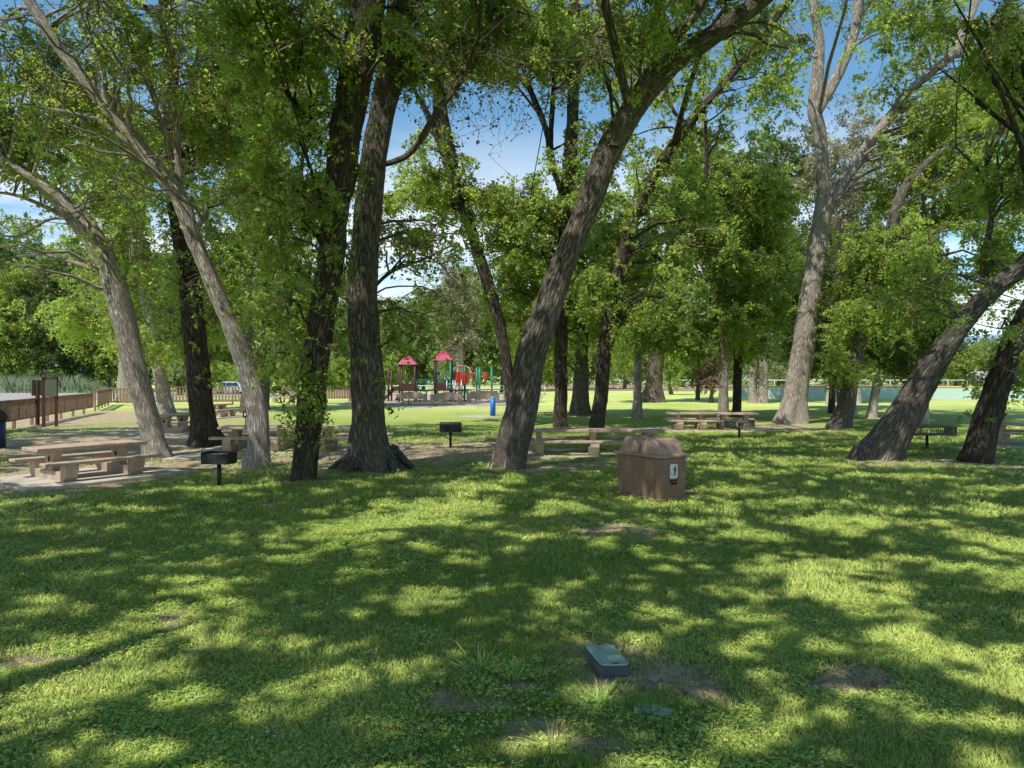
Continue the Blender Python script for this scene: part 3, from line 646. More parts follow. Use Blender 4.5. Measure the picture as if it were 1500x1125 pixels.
for (a, b_) in (((520, 678), (478, 688)), ((575, 676), (612, 688)), ((560, 683), (590, 694)), ((530, 684), (505, 694))):
    g0, g1 = G(*a), G(*b_); T.raw([g0+[0, 0, .35], (g0+g1)/2+[0, 0, .12], g1+[0, 0, -.06]], [.15, .11, .04], 12)
T.limb([(548, 245), (600, 225), (640, 165), (680, 110), (715, 50), (740, -10)], D(684), [20, 16, 15, 14, 11, 8], 10, dz=[0, -.5, -1, -1, -1, -1])
T.limb([(532, 440), (570, 400), (620, 380), (660, 360)], D(684)+.4, [14, 9, 7, 5], 8)
T.region([(560, 40, 90, 60, 7), (640, 70, 70, 60, 9), (620, 385, 48, 36, 9), (590, 455, 28, 36, 4), (590, 350, 36, 22, 4), (660, 345, 38, 25, 5), (690, 30, 90, 50, 12)], D(684)+.6, 1.7, size=.12, Rb=1.0, R=.5)
sprays(T.lf, T.tw, np.array([P(545+r_.normal(0, 16), 590+r_.normal(0, 45), D(684)-.62) for _ in range(9)]), .25, .08, r_, 4, 7)
T.done()
T = Tree('oak_tree', 'big trunk sweeping up to the right across the centre of the view', 'tree', G(746, 686), 'bark', seed=6)
T.limb(p7, D(686), w7, 32, .30)
T.limb([(900, 215), (912, 175), (945, 120), (985, 60), (1020, 15), (1045, -30)], D(686)-.4, [34, 32, 30, 27, 22, 16], 14)
T.limb([(915, 130), (905, 70), (880, 10), (860, -30)], D(686), [12, 10, 8, 6], 8)
T.region([(930, 60, 70, 60, 13), (880, 20, 50, 30, 5), (1010, -10, 90, 30, 9), (950, 100, 40, 40, 3), (1130, 60, 50, 40, 4)], D(686)-.3, 1.8, size=.115, Rb=1.0, R=.5)
T.shoots(p7, w7, D(686), 12, 7, 11); T.done()
T = Tree('oak_tree', 'thick dark trunk leaning steeply right, behind the big flat grill', 'tree', G(1284, 672), 'bark', seed=7)
T.limb(p19, D(672), w19, 30, .35)
T.limb([(1450, 435), (1440, 380), (1452, 320), (1440, 260), (1400, 215)], D(672)+.6, [14, 10, 9, 7, 5], 8)
T.region([(1560, 180, 70, 90, 4), (1430, 375, 40, 30, 4), (1460, 245, 60, 70, 9), (1400, 420, 50, 35, 4), (1350, 445, 30, 50, 3), (1480, 130, 50, 70, 6)], D(672)+1.0, 1.8, size=.12, Rb=1.0, R=.5)
T.done()
T = Tree('oak_tree', 'dark leaning trunk at the right edge in front of a picnic table', 'tree', G(1428, 676), 'bark_dark', seed=8)
T.limb(p20, D(676), w20, 28, .3)
T.region([(1475, 470, 34, 30, 3), (1490, 555, 20, 22, 2), (1420, 60, 80, 60, 8), (1480, 70, 60, 70, 8)], D(676)-.8, 1.5, size=.115, Rb=.9, R=.45)
T.shoots(p20, w20, D(676), 40, 1, 5); T.done()
# --- trees that stand beside and behind the viewer and shade the lawn
for k, (bx, by, spec) in enumerate([(-11, -4, (-8, 2, 7, 6, 26)), (3, -7, (1, 0, 8, 6, 30)), (13, -2, (11, 3, 7, 6, 26))]):
    T = Tree('oak_tree', ['tall shade tree beside the viewer on the left', 'tall shade tree standing behind the viewer', 'tall shade tree beside the viewer on the right'][k], 'tree', (bx, by, 0), 'bark', seed=20+k)
    T.raw([(bx, by, -.1), (bx+.2, by+.3, 3), (bx+.1, by+.9, 6), (spec[0]*.4+bx*.6, spec[1]*.3+by*.7, 9), (spec[0]*.8+bx*.2, spec[1]*.8+by*.2, 12)], [.55, .45, .40, .30, .14], 20, .4)
    T.done()
# --- second row
T = Tree('oak_tree', 'thinner dark trunk leaning left between the blue post and centre tree', 'tree', G(752, 626), 'bark_dark', seed=9)
T.limb([(755, 627)]+p8[1:], D(626), w8, 20, .2)
T.limb([(672, 290), (655, 240), (635, 190), (620, 155), (605, 130)], D(626)-.4, [15, 13, 12, 10, 7], 10)
T.limb([(674, 297), (650, 301), (625, 298), (600, 290), (575, 294)], D(626)-.3, [13, 12, 12, 10, 6], 10)
T.limb([(643, 140), (665, 100), (700, 60), (735, 20), (760, -20)], D(626), [14, 12, 12, 10, 8], 10)
T.region([(560, -110, 130, 90, 10), (600, 278, 45, 26, 11), (690, 285, 26, 40, 6), (655, 240, 30, 40, 4), (710, 40, 90, 50, 14), (640, 40, 50, 60, 5), (780, 60, 50, 40, 5)], D(626), 2.2, size=.17, Rb=1.2, R=.62)
T.shoots(p8, w8, D(626), 40, 3, 12); T.done()
T = Tree('oak_tree', 'straight slender dark trunk rising behind the left end of the centre picnic table', 'tree', G(821, 626), 'bark_dark', seed=10)
T.limb(p9, D(626), w9, 18, .3)
T.limb([(829, 300), (812, 250), (800, 190), (780, 140), (760, 90), (720, 60)], D(626)+.4, [13, 12, 12, 11, 9, 6], 10)
T.limb([(812, 250), (807, 200), (812, 100), (805, 20), (800, -50)], D(626)+.6, [9, 9, 9, 8, 6], 10)
T.region([(800, -110, 130, 90, 10), (800, 330, 60, 70, 16), (790, 50, 70, 60, 16), (870, 60, 40, 60, 10), (720, 60, 50, 40, 6), (775, 420, 40, 60, 9), (850, 420, 30, 70, 7), (760, 300, 30, 35, 5), (870, 230, 30, 60, 6)], D(626)+.5, 2.6, size=.17, Rb=1.4, R=.68)
T.shoots(p9, w9, D(626), 90, 1, 9); T.done()
T = Tree('oak_tree', 'short thick trunk with flared foot behind the centre picnic table', 'tree', G(850, 608), 'bark', seed=11)
T.limb([(850, 610), (850, 580), (852, 540), (853, 490), (850, 430), (846, 370), (850, 300)], D(608), [30, 27, 25, 22, 18, 14, 10], 18, .5)
T.region([(850, 455, 40, 45, 7), (820, 400, 60, 60, 12), (860, 340, 60, 60, 10), (770, 480, 24, 40, 5)], D(608), 2.5, size=.20, Rb=1.4, R=.75)
T.done()
T = Tree('oak_tree', 'dark trunk forking up to a mossy right-leaning limb behind the brown bin', 'tree', G(874, 629), 'bark_dark', seed=12)
T.limb(p11, D(629), w11, 20, .25)
T.limb([(1010, 182), (985, 160), (975, 120), (990, 60)], D(629), [10, 8, 7, 5], 8)
T.limb([(1032, 160), (1035, 220), (1034, 260)], D(629)-.1, [8, 7, 7], 8)
T.region([(1100, -110, 130, 90, 10), (960, 330, 70, 60, 15), (910, 440, 40, 55, 9), (1040, 210, 70, 60, 13), (1110, 110, 50, 70, 13), (1060, 60, 50, 30, 5), (940, 230, 40, 40, 5), (980, 430, 50, 40, 7)], D(629)+.3, 2.4, size=.17, Rb=1.3, R=.66)
T.shoots(p11, w11, D(629), 110, 3, 12); T.done()
T = Tree('young_tree', 'slim pale trunk standing alone on the lawn behind the brown bin', 'tree', G(933, 612), 'bark_pale', seed=13)
T.limb([(933, 613), (934, 580), (934, 530), (935, 470), (938, 410), (940, 350)], D(612), [18, 15, 14, 13, 11, 8], 14, .15)
T.region([(935, 480, 34, 36, 5), (950, 420, 50, 40, 10), (920, 360, 50, 50, 7)], D(612), 1.8, size=.18, Rb=1.1, R=.6)
T.done()
T = Tree('oak_tree', 'thick deeply grooved trunk farther back between two slim trees', 'tree', G(957, 589), 'bark', seed=14)
T.limb([(957, 590), (958, 570), (960, 540), (964, 500), (972, 450), (985, 390), (990, 320)], D(589), [34, 27, 25, 26, 18, 14, 10], 20, .55)
T.region([(960, 120, 60, 80, 6), (975, 480, 45, 35, 10), (1000, 400, 60, 50, 12), (960, 300, 60, 60, 9), (900, 500, 30, 25, 4)], D(589), 3, size=.26, Rb=1.9, R=1.0)
T.done()
T = Tree('oak_tree', 'pale straight trunk with a forked stem behind the far picnic table', 'tree', G(1060, 614), 'bark_pale', seed=15)
T.limb([(1059, 616), (1060, 580), (1060, 530), (1058, 480), (1055, 420), (1052, 350), (1048, 290), (1035, 220), (1030, 150)], D(614), [20, 17, 17, 15, 14, 13, 12, 11, 9], 16, .15)
T.limb([(1056, 480), (1044, 430), (1036, 380), (1022, 340), (1005, 310)], D(614)-.3, [11, 11, 10, 9, 7], 12)
T.region([(1070, 480, 36, 26, 5), (1040, 330, 60, 60, 18), (1090, 420, 50, 60, 14), (1010, 260, 50, 50, 9), (1000, 480, 40, 30, 6), (1100, 290, 50, 70, 13)], D(614)+.2, 2.6, size=.185, Rb=1.4, R=.7)
T.done()
T = Tree('oak_tree', 'dark narrow trunk close to the pale forked one', 'tree', G(1079, 610), 'bark_dark', seed=16)
T.limb([(1079, 612), (1080, 570), (1081, 520), (1083, 470), (1090, 400), (1100, 320)], D(610), [17, 15, 14, 13, 10, 7], 14, .2)
T.region([(1090, 470, 40, 40, 7), (1110, 380, 60, 60, 10)], D(610)+1, 2.4, size=.20, Rb=1.4, R=.75, )
T.done()
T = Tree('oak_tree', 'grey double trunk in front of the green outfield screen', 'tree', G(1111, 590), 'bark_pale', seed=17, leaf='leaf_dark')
T.limb([(1104, 591), (1103, 565), (1105, 530), (1108, 480), (1110, 400)], D(590), [16, 14, 14, 13, 10], 14, .3)
T.limb([(1117, 591), (1118, 565), (1119, 530), (1120, 480), (1128, 400), (1130, 300)], D(590)-.5, [16, 15, 14, 13, 10, 8], 14, .3)
T.region([(1130, 430, 60, 60, 15), (1120, 330, 60, 70, 18), (1160, 495, 45, 26, 4), (1150, 250, 45, 50, 10)], D(590)+2, 3, size=.26, Rb=1.9, R=1.0)
T.done()
T = Tree('oak_tree', 'tall pale trunk on a flared base forking into a wide V', 'tree', G(1157, 620), 'bark_pale', seed=18)
T.limb(p17, D(620), w17, 32, .5)
T.limb(p17l, D(620), w17l, 18); T.limb(p17m, D(620)-.2, w17m, 16); T.limb(p17r, D(620)-.1, w17r, 18)
T.limb([(1392, 85), (1420, 78), (1450, 68), (1500, 72)], D(620), [12, 10, 8, 6], 10)
T.limb([(1195, 65), (1178, 50), (1160, 62), (1140, 70)], D(620), [8, 7, 6, 4], 8)
T.region([(1300, -130, 180, 100, 16), (1300, 20, 60, 30, 8), (1345, 60, 40, 50, 8), (1430, 130, 80, 60, 22), (1470, 40, 60, 60, 14), (1340, 200, 40, 40, 6), (1450, 210, 60, 50, 8), (1250, 0, 60, 22, 6), (1320, 260, 40, 30, 5), (1290, 110, 26, 50, 6), (1390, 60, 60, 60, 8), (1150, 10, 40, 20, 4), (1380, 190, 50, 40, 9), (1230, 70, 20, 20, 1)], D(620), 3, size=.19, Rb=1.5, R=.75)
T.shoots(p17, w17, D(620), 14, 3, 7); T.done()
T = Tree('oak_tree', 'grey trunk curving up to the right, just right of the tall V tree', 'tree', G(1230, 627), 'bark', seed=19)
T.limb([(1229, 628), (1237, 600), (1245, 560), (1256, 510), (1270, 460), (1287, 400), (1305, 340), (1318, 290), (1345, 250), (1390, 215), (1440, 195)], D(627), [34, 29, 28, 27, 25, 22, 19, 18, 15, 13, 9], 20, .35)
T.limb([(1300, 350), (1345, 310), (1365, 260), (1420, 220), (1450, 170)], D(627)+.5, [12, 11, 10, 9, 6], 10)
T.region([(1330, 330, 50, 60, 15), (1440, 300, 60, 40, 8), (1470, 400, 40, 60, 6), (1300, 430, 40, 60, 11), (1390, 260, 60, 40, 9), (1280, 380, 40, 60, 8), (1360, 400, 40, 50, 7), (1230, 500, 24, 40, 5)], D(627), 2.2, size=.17, Rb=1.2, R=.62)
T.shoots([(1256, 510), (1270, 460), (1287, 400), (1305, 340), (1318, 290)], [27]*5, D(627), 40, 0, 3); T.done()
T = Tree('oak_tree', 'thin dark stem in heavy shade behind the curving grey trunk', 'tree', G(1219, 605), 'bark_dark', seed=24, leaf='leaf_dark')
T.limb([(1218, 606), (1219, 570), (1220, 520), (1222, 470), (1225, 400), (1230, 320)], D(605), [12, 11, 11, 10, 8, 6], 12, .2)
T.region([(1215, 480, 50, 60, 22), (1235, 390, 50, 60, 16), (1250, 520, 30, 20, 5), (1270, 450, 40, 60, 10), (1165, 420, 30, 70, 6)], D(605)+4, 3, size=.22, Rb=1.6, R=.85)
T.done()
for k, (pts, w, py, lab, reg) in enumerate([
    ([(1276, 613), (1280, 585), (1285, 555), (1284, 520), (1290, 470), (1300, 400)], [17, 14, 13, 11, 9, 6], 612, 'white-barked trunk bowed right on the lawn beyond the curving grey trunk', [(1300, 480, 40, 50, 8), (1320, 520, 30, 20, 3)]),
    ([(1251, 610), (1250, 585), (1250, 555), (1253, 500), (1255, 440)], [11, 9, 9, 8, 6], 609, 'slender white-barked trunk hard against the curving grey trunk', [(1260, 460, 24, 40, 4)]),
    ([(1352, 621), (1354, 590), (1358, 540), (1359, 480), (1360, 420), (1364, 350), (1368, 300)], [18, 15, 13, 11, 10, 8, 6], 620, 'tall thin white trunk half hidden by the steeply leaning dark trunk', [(1360, 420, 40, 60, 8), (1385, 480, 30, 30, 4), (1345, 490, 24, 20, 3)])]):
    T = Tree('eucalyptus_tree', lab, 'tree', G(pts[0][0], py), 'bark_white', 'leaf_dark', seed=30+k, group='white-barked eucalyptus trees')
    T.limb(pts, D(py), w, 14, .35); T.region(reg, D(py), 1.8, size=.17, Rb=1.1, R=.6); T.done()
# left second row
T = Tree('oak_tree', 'slim pale trunk just behind the left-leaning sunlit tree', 'tree', G(243, 605), 'bark_pale', seed=40)
T.limb([(245, 606), (238, 570), (228, 520), (218, 460), (207, 400), (200, 340), (188, 290), (172, 235), (155, 190), (140, 120)], D(605), [26, 22, 21, 20, 19, 18, 20, 18, 15, 10], 18, .2)
T.limb([(203, 350), (208, 300), (200, 240), (205, 180)], D(605)+.5, [14, 13, 11, 8], 12)
T.region([(130, -60, 120, 100, 8), (190, 420, 50, 60, 12), (215, 470, 30, 40, 6), (150, 210, 50, 60, 8), (210, 210, 50, 70, 8), (160, 290, 60, 50, 7)], D(605), 2.6, size=.21, Rb=1.7, R=.85)
T.done()
T = Tree('oak_tree', 'tall slim trunk forking high up behind the slim curving tree', 'tree', G(388, 600), 'bark', seed=41)
T.limb([(386, 601), (388, 560), (390, 500), (392, 440), (386, 380), (390, 320), (395, 260), (400, 200), (405, 120), (410, 30)], D(600), [20, 17, 17, 17, 16, 15, 14, 12, 10, 8], 16, .2)
T.limb([(391, 420), (410, 360), (425, 310), (440, 260), (445, 200)], D(600)-.4, [12, 10, 9, 8, 6], 12)
T.region([(420, -60, 110, 100, 8), (400, 330, 40, 70, 10), (420, 430, 30, 60, 7), (440, 300, 36, 60, 6), (400, 150, 60, 90, 14), (440, 480, 24, 40, 5)], D(600), 2.6, size=.21, Rb=1.7, R=.85)
T.done()
T = Tree('oak_tree', 'narrow straight trunk immediately left of the high-forking one', 'tree', G(361, 604), 'bark', seed=42)
T.limb([(362, 606), (362, 570), (364, 510), (364, 440), (368, 370), (366, 300), (370, 230), (372, 150), (370, 60)], D(604), [22, 18, 14, 13, 12, 12, 10, 9, 7], 14, .3)
T.region([(340, 300, 50, 80, 13), (330, 400, 40, 60, 9), (350, 170, 50, 70, 10), (310, 460, 30, 40, 5)], D(604)+1, 2.6, size=.21, Rb=1.7, R=.85)
T.done()
T = Tree('oak_tree', 'wide pale trunk standing behind the slatted fence, left of the slim pale one', 'tree', G(185, 590), 'bark_pale', seed=43)
T.limb([(185, 592), (184, 560), (183, 530), (180, 490), (170, 430), (160, 360)], D(590), [30, 25, 22, 20, 16, 10], 18, .3)
T.region([(150, 440, 60, 60, 10), (200, 380, 50, 50, 7)], D(590), 3, size=.26, Rb=2, R=1.0)
T.done()
# tall eucalyptus with tan hanging foliage far behind the V
def simple_tree(name, lab, cat, px, d, top, wpx, n, leaf, bark, seed, group=None, size=.32, bot=None, Rb=2.0, R=1.1, trunkw=10, zs=.9, filt=True, zb=0):
    """px centre, crown top (photo y) and width (photo px) at depth d"""
    b_ = np.array([(px-750)/F*d, d, zb]); T = Tree(name, lab, cat, b_, bark, leaf, group, seed)
    ztop = H+(HZ-top)/F*d; zbot = ztop*.22 if bot is None else H+(HZ-bot)/F*d; wr = wpx/F*d/2
    q = np.array([[b_[0], d, -.1], [b_[0]+.2, d, ztop*.3], [b_[0]-.1, d, ztop*.6], [b_[0]+.1, d, ztop*.9]])
    T.raw(q, np.array([1, .75, .5, .15])*trunkw/F*d/2, 10, .3)
    u = T.r.normal(0, 1, (n, 3)); u /= np.linalg.norm(u, axis=1)[:, None]; u *= T.r.random((n, 1))**.4
    cs = np.column_stack([b_[0]+u[:, 0]*wr, d+u[:, 1]*wr*.8, (ztop+zbot)/2+u[:, 2]*(ztop-zbot)/2*.93])
    T.blobs(cs, Rb=Rb, ns=11, R=R, size=size, ntw=5, nl=16, limbs=True, filt=filt, zs=zs, lr=.07); T.done(); return T
for k, (px, top, w, n, lab) in enumerate([(1215, 150, 60, 14, 'tall eucalyptus with tan drooping foliage seen inside the V of the pale tree'), (1255, 135, 60, 12, 'higher tan eucalyptus showing through the right arm of the V tree'), (1240, 270, 90, 14, 'lower tan eucalyptus behind the foot of the V fork')]):
    simple_tree('eucalyptus_tree', lab, 'tree', px, 62+k*3, top, w, n, 'leaf_olive', 'bark_white', 50+k, 'tan eucalyptus trees behind the V tree', size=.24, Rb=2.0, R=1.1, bot=470, zs=1.5, filt=False)
EUC = [(672, 350, 60, 12, 'tall thin greyish eucalyptus above the playground trees')]
simple_tree('eucalyptus_tree', EUC[0][4], 'tree', 672, 100, 330, 44, 18, 'leaf_olive', 'bark_white', 55, None, size=.30, bot=520, zs=1.6, Rb=2.0, R=1.3, filt=False)
# --- background trees, each of its own
BG = [ # px, depth, top, width, n, leaf, label
 (-30, 120, 330, 150, 30, 'leaf_bg', 'broad green tree at the far left edge beyond the road'),
 (60, 124, 372, 130, 30, 'leaf', 'round green tree beyond the road, above the reeds'),
 (135, 118, 385, 110, 28, 'leaf_bg', 'bright green tree beyond the road behind the left-leaning trunk'),
 (15, 112, 430, 110, 22, 'leaf', 'low dark tree behind the reeds at far left'),
 (100, 112, 440, 100, 24, 'leaf_dark', 'shadowy dark green tree behind the reeds'),
 (160, 112, 470, 70, 15, 'leaf_lime', 'small lime green tree beside the reeds'),
 (215, 120, 410, 110, 22, 'leaf_bg', 'green tree seen between the two left trunks'),
 (290, 125, 420, 110, 22, 'leaf', 'green tree behind the parked car'),
 (350, 130, 440, 90, 18, 'leaf_bg', 'pale green tree just right of the parked car'),
 (420, 128, 400, 100, 20, 'leaf_bg', 'pale tree behind the two slim trunks'),
 (490, 125, 420, 90, 18, 'leaf_bg', 'pale green tree seen between the two big dark trunks'),
 (575, 122, 445, 70, 16, 'leaf_bg', 'light feathery tree above the left playground tower'),
 (620, 128, 430, 70, 18, 'leaf_bg', 'light green tree between the two playground towers'),
 (680, 112, 405, 84, 34, 'leaf_bg', 'tall grey-green tree behind the taller playground tower'),
 (735, 116, 425, 60, 20, 'leaf_bg', 'grey-green tree behind the green climbing posts'),
 (790, 130, 470, 70, 16, 'leaf', 'green tree in the gap beside the straight slender trunk'),
 (860, 140, 460, 80, 16, 'leaf_bg', 'pale tree across the field behind the centre trunks'),
 (915, 150, 470, 80, 16, 'leaf_bg', 'pale tree across the field left of the grooved trunk'),
 (1000, 160, 490, 90, 16, 'leaf_bg', 'pale far tree across the field right of the grooved trunk'),
 (1045, 150, 480, 70, 14, 'leaf', 'green far tree behind the pale forked trunk'),
 (1140, 170, 500, 90, 14, 'leaf_bg', 'far tree beyond the outfield screen left of the V tree'),
 (1290, 165, 480, 90, 18, 'leaf_bg', 'far pale tree beyond the outfield behind the white trunks'),
 (1330, 160, 508, 70, 14, 'leaf_lime', 'small bright tree beyond the outfield left of the leaning trunk'),
 (1400, 185, 512, 80, 18, 'leaf_lime', 'rounded lime tree beyond the outfield left of the dugout'),
 (1450, 200, 507, 80, 18, 'leaf_bg', 'rounded pale tree behind the dugout roof'),
 (1510, 190, 500, 80, 16, 'leaf_lime', 'lime green tree beyond the outfield at the right edge'),
 (1215, 175, 500, 90, 16, 'leaf_bg', 'far tree beyond the outfield just right of the V tree')]
for k, (px, d, top, w, n, lf, lab) in enumerate(BG):
    n = int(n*1.9); top -= 60 if px < 560 else 14; n = int(n*(1.25 if px < 200 else 1))
    simple_tree('background_tree', lab, 'tree', px, d, top, w, n, lf, 'bark', 60+k, 'distant trees around the park', size=.42, Rb=2.4, R=1.4, trunkw=5, zs=.8, filt=False, bot=556)
# distant tree belt that reads as one mass
mb = MB(); r_ = np.random.default_rng(5); subs = []
for _ in range(5200):
    px = r_.uniform(-150, 1650); d = r_.uniform(215, 245); h = r_.uniform(0, 1)**.8*(13+4*math.sin(px/47.)+2.5*math.sin(px/19.))
    subs.append([(px-750)/F*d, d, .4+h])
sprays(mb, None, np.array(subs), 2.2, .8, r_, 5, 7); o = mb.build('distant_tree_belt', M['leaf_bg']); tag(o, 'hazy belt of distant trees along the horizon', 'trees', kind='stuff')
# shrubs
def shrub(name, lab, px, py, wpx, hpx, n, leaf, seed, group=None, cat='shrub', size=.12, R=.45):
    b_ = G(px, py); d = b_[1]; w = wpx/F*d/2; h = hpx/F*d
    T = Tree(name, lab, cat, b_, 'bark', leaf, group, seed)
    for k in range(4):
        a = T.r.uniform(0, 6.28); T.raw([b_+[.05*k, 0, -.05], b_+[w*.25*math.cos(a), w*.2*math.sin(a), h*.35], b_+[w*.6*math.cos(a), w*.5*math.sin(a), h*.75]], [.07*h/2, .05*h/2, .015], 6)
    u = T.r.normal(0, 1, (n, 3)); u /= np.linalg.norm(u, axis=1)[:, None]; u *= T.r.random((n, 1))**.4
    sprays(T.lf, T.tw, np.column_stack([b_[0]+u[:, 0]*w, d+u[:, 1]*w, np.maximum(h*.56+u[:, 2]*h*.42, .2)]), R, size, T.r, 5, 14); T.done()
shrub('leafy_shrub', 'pale green rounded shrub behind the fence left of the parked car', 262, 579, 55, 52, 70, 'leaf_bg', 70, size=.3, R=.9)
shrub('leafy_shrub', 'dark green shrub right behind the parked car', 325, 577, 80, 48, 80, 'leaf', 71, size=.3, R=.9)
shrub('leafy_shrub', 'lime shrub behind the fence beneath the two slim trunks', 415, 580, 80, 55, 80, 'leaf_lime', 72, size=.3, R=.9)
shrub('leafy_shrub', 'bright shrub seen between the two big dark trunks', 497, 582, 60, 66, 80, 'leaf_lime', 73, size=.3, R=.9)
shrub('leafy_shrub', 'bushy green shrub beneath the left playground tower roof', 560, 575, 70, 60, 70, 'leaf_lime', 74, size=.3, R=.9)
shrub('leafy_shrub', 'low yellow-green plants along the road edge', 155, 570, 60, 10, 40, 'leaf_lime', 75, size=.3, R=.6)
shrub('leafy_shrub', 'low lime bush at far left beside the reeds', 10, 571, 60, 38, 60, 'leaf_lime', 76, size=.3, R=1.0)
shrub('small_tree', 'small multi-stemmed tree alone out on the open field', 983, 578, 52, 72, 80, 'leaf', 77, cat='tree', size=.24, R=.7)
shrub('sapling', 'dark leafless-footed sapling near the grooved trunk', 1021, 586, 36, 80, 30, 'leaf_dark', 78, cat='tree', size=.22, R=.7)
shrub('sapling', 'forked sapling with brownish leaves left of the pale forked trunk', 1040, 590, 40, 78, 36, 'leaf_dead', 79, cat='tree', size=.2, R=.6)
# reeds by the road
mb = MB(); n = 9000; d = r_.uniform(106, 116, n); px = r_.uniform(-60, 172, n); hh = r_.uniform(.6, 3.0, n)*np.clip((176-px)/60, .3, 1)
b0 = np.column_stack([(px-750)/F*d, d, np.zeros(n)]); ln = r_.normal(0, .9, (n, 2)); w_ = .04
tipv = b0+np.column_stack([ln, hh]); mid = b0+np.column_stack([ln*.25, hh*.6])
V = np.stack([b0-[w_, 0, 0], b0+[w_, 0, 0], mid+[w_*.8, 0, 0], tipv, mid-[w_*.8, 0, 0]], 1).reshape(-1, 3)
mb.add(V, np.arange(n*5).reshape(-1, 5), tint=np.repeat(r_.uniform(0, .93, n), 5)); o = mb.build('reeds', M['reed']); tag(o, 'tall grey-green reeds along the far side of the road', 'reeds', kind='stuff')
# low grass strip at the outfield screen
# dead hanging twigs: on the straight slender tree and the centre limb
def dangling(label, cen, n, seed, parent_name, L=1.8):
    r = np.random.default_rng(seed); tw = MB(); lf = MB()
    for i in range(n):
        p = cen+r.normal(0, 1, 3)*[.75, .5, .5]; pts = [p]
        v_ = r.normal(0, 1, 3)*[.5, .4, .2]
        for k in range(5):
            v_ = v_*.75+np.array([r.normal(0, .22), r.normal(0, .15), -.13]); p = p+v_*L/5*1.3; pts.append(p.copy())
        pts = np.array(pts); thin(tw, pts[:-1], pts[1:], .007, .004); e_ = pts[1:]+r.normal(0, .16, (5, 3)); thin(tw, pts[1:], e_, .005, .003)
        leafcloud(lf, np.repeat(e_, 2, 0)+r.normal(0, .05, (10, 3)), .085, r, tint=r.uniform(.1, .9, 10))
    return tw, lf
for (nm, px, py, d_, n_, sd) in (('t9', 855, 60, D(626)-1.5, 60, 1), ('t8', 705, 120, D(684)-1, 60, 2), ('tc', 690, 60, D(684)-1, 40, 3)):
    tw, lf = dangling('', P(px, py, d_), n_, sd, nm, 1.9)
    host = [o for o in COL.objects if o.name.startswith('oak_tree') and ('straight slender dark' in o['label'] if nm == 't9' else 'massive dark' in o['label'])][0]
    tw.build('dead_twigs', M['twig'], host); lf.build('dead_leaves', M['leaf_dead'], host)

# ------------------------------------------------------------------ grass
r_ = np.random.default_rng(3)
def samp(n, d0, d1, p):
    p += 1e-3
    u = r_.random(n); d = (d0**(1-p)+u*(d1**(1-p)-d0**(1-p)))**(1/(1-p)); x = r_.uniform(-1, 1, n)*(d*.76+1.0); return x, d
def grassblades(mb, n, d0, d1, p, hmin, hmax, w0, thr=.75, tall=None):
    x, y = samp(n, d0, d1, p); dm = dirtmask(x, y); k = r_.random(n) > dm*thr*1.15; x, y, dm = x[k], y[k], dm[k]; n = len(x)
    pat = fbm(x, y, .8, 31); fine_ = vnoise(x, y, 5, 8); sc = np.clip(y/7, 1, 4.0)
    h = r_.uniform(hmin, hmax, n)*(.55+.9*pat)*(.7+.6*fine_)*(1-.5*dm)*np.clip(y/9, 1, 1.6)
    a = r_.uniform(0, 6.283, n); w = w0*sc*r_.uniform(.7, 1.3, n); lean = r_.normal(0, .45, (n, 2))*h[:, None]
    b0 = np.column_stack([x, y, gz(x, y)-.004]); B = np.column_stack([np.cos(a), np.sin(a), np.zeros(n)])*w[:, None]/2
    mid = b0+np.column_stack([lean*.35, h*.6]); tip = b0+np.column_stack([lean*1.1, h])
    V = np.stack([b0-B, b0+B, mid+B*.8, tip, mid-B*.8], 1).reshape(-1, 3)
    ti = np.clip(.12+.75*pat*r_.uniform(.4, 1.3, n)+.25*dm, 0, .93); ti[r_.random(n) < .012+.10*dm] = 1
    mb.add(V, np.arange(n*5).reshape(-1, 5), tint=np.repeat(ti, 5))
def clover(mb, n, d0, d1, p):
    x, y = samp(n, d0, d1, p); dm = dirtmask(x, y); cl = fbm(x, y, .45, 60)+.25*(vnoise(x, y, 2.5, 4)-.5)
    k = (r_.random(n) > dm*1.1) & (cl+.12*np.clip((y-6)/6, 0, 1) > r_.uniform(.40, .66, n)); x, y = x[k], y[k]; n = len(x)
    sc = np.clip(y/8, 1, 3.2); z = gz(x, y)+r_.uniform(.015, .05, n)*sc**.5
    c = np.column_stack([x, y, z]); a0 = r_.uniform(0, 6.28, n); tl = r_.normal(0, .25, (n, 2)); s = .0105*sc*r_.uniform(.6, 1.4, n)
    ti = np.clip(r_.normal(.33, .2, n)+.3*(fbm(x, y, 1.2, 14)-.5), 0, .9)
    for j in range(3):
        a = a0+j*2.094; dr = np.column_stack([np.cos(a), np.sin(a), tl[:, 0]*np.cos(a)+tl[:, 1]*np.sin(a)]); pe = np.column_stack([-np.sin(a), np.cos(a), np.zeros(n)])
        S = s[:, None]; V = np.stack([c, c+dr*S*.75-pe*S*.55, c+dr*S*1.25+[0, 0, -.002], c+dr*S*.75+pe*S*.55], 1).reshape(-1, 3)
        mb.add(V, np.arange(n*4).reshape(-1, 4), tint=np.repeat(ti, 4))
mb = MB()
grassblades(mb, 430000, 3.6, 12, 1.0, .025, .06, .0042)
grassblades(mb, 190000, 12, 34, 1.0, .03, .06, .0045)
clover(mb, 260000, 3.6, 12, .8); clover(mb, 190000, 11, 32, .9)
o = mb.build('grass', M['grass']); tag(o, 'short mown lawn of grass and clover', 'grass', kind='stuff')
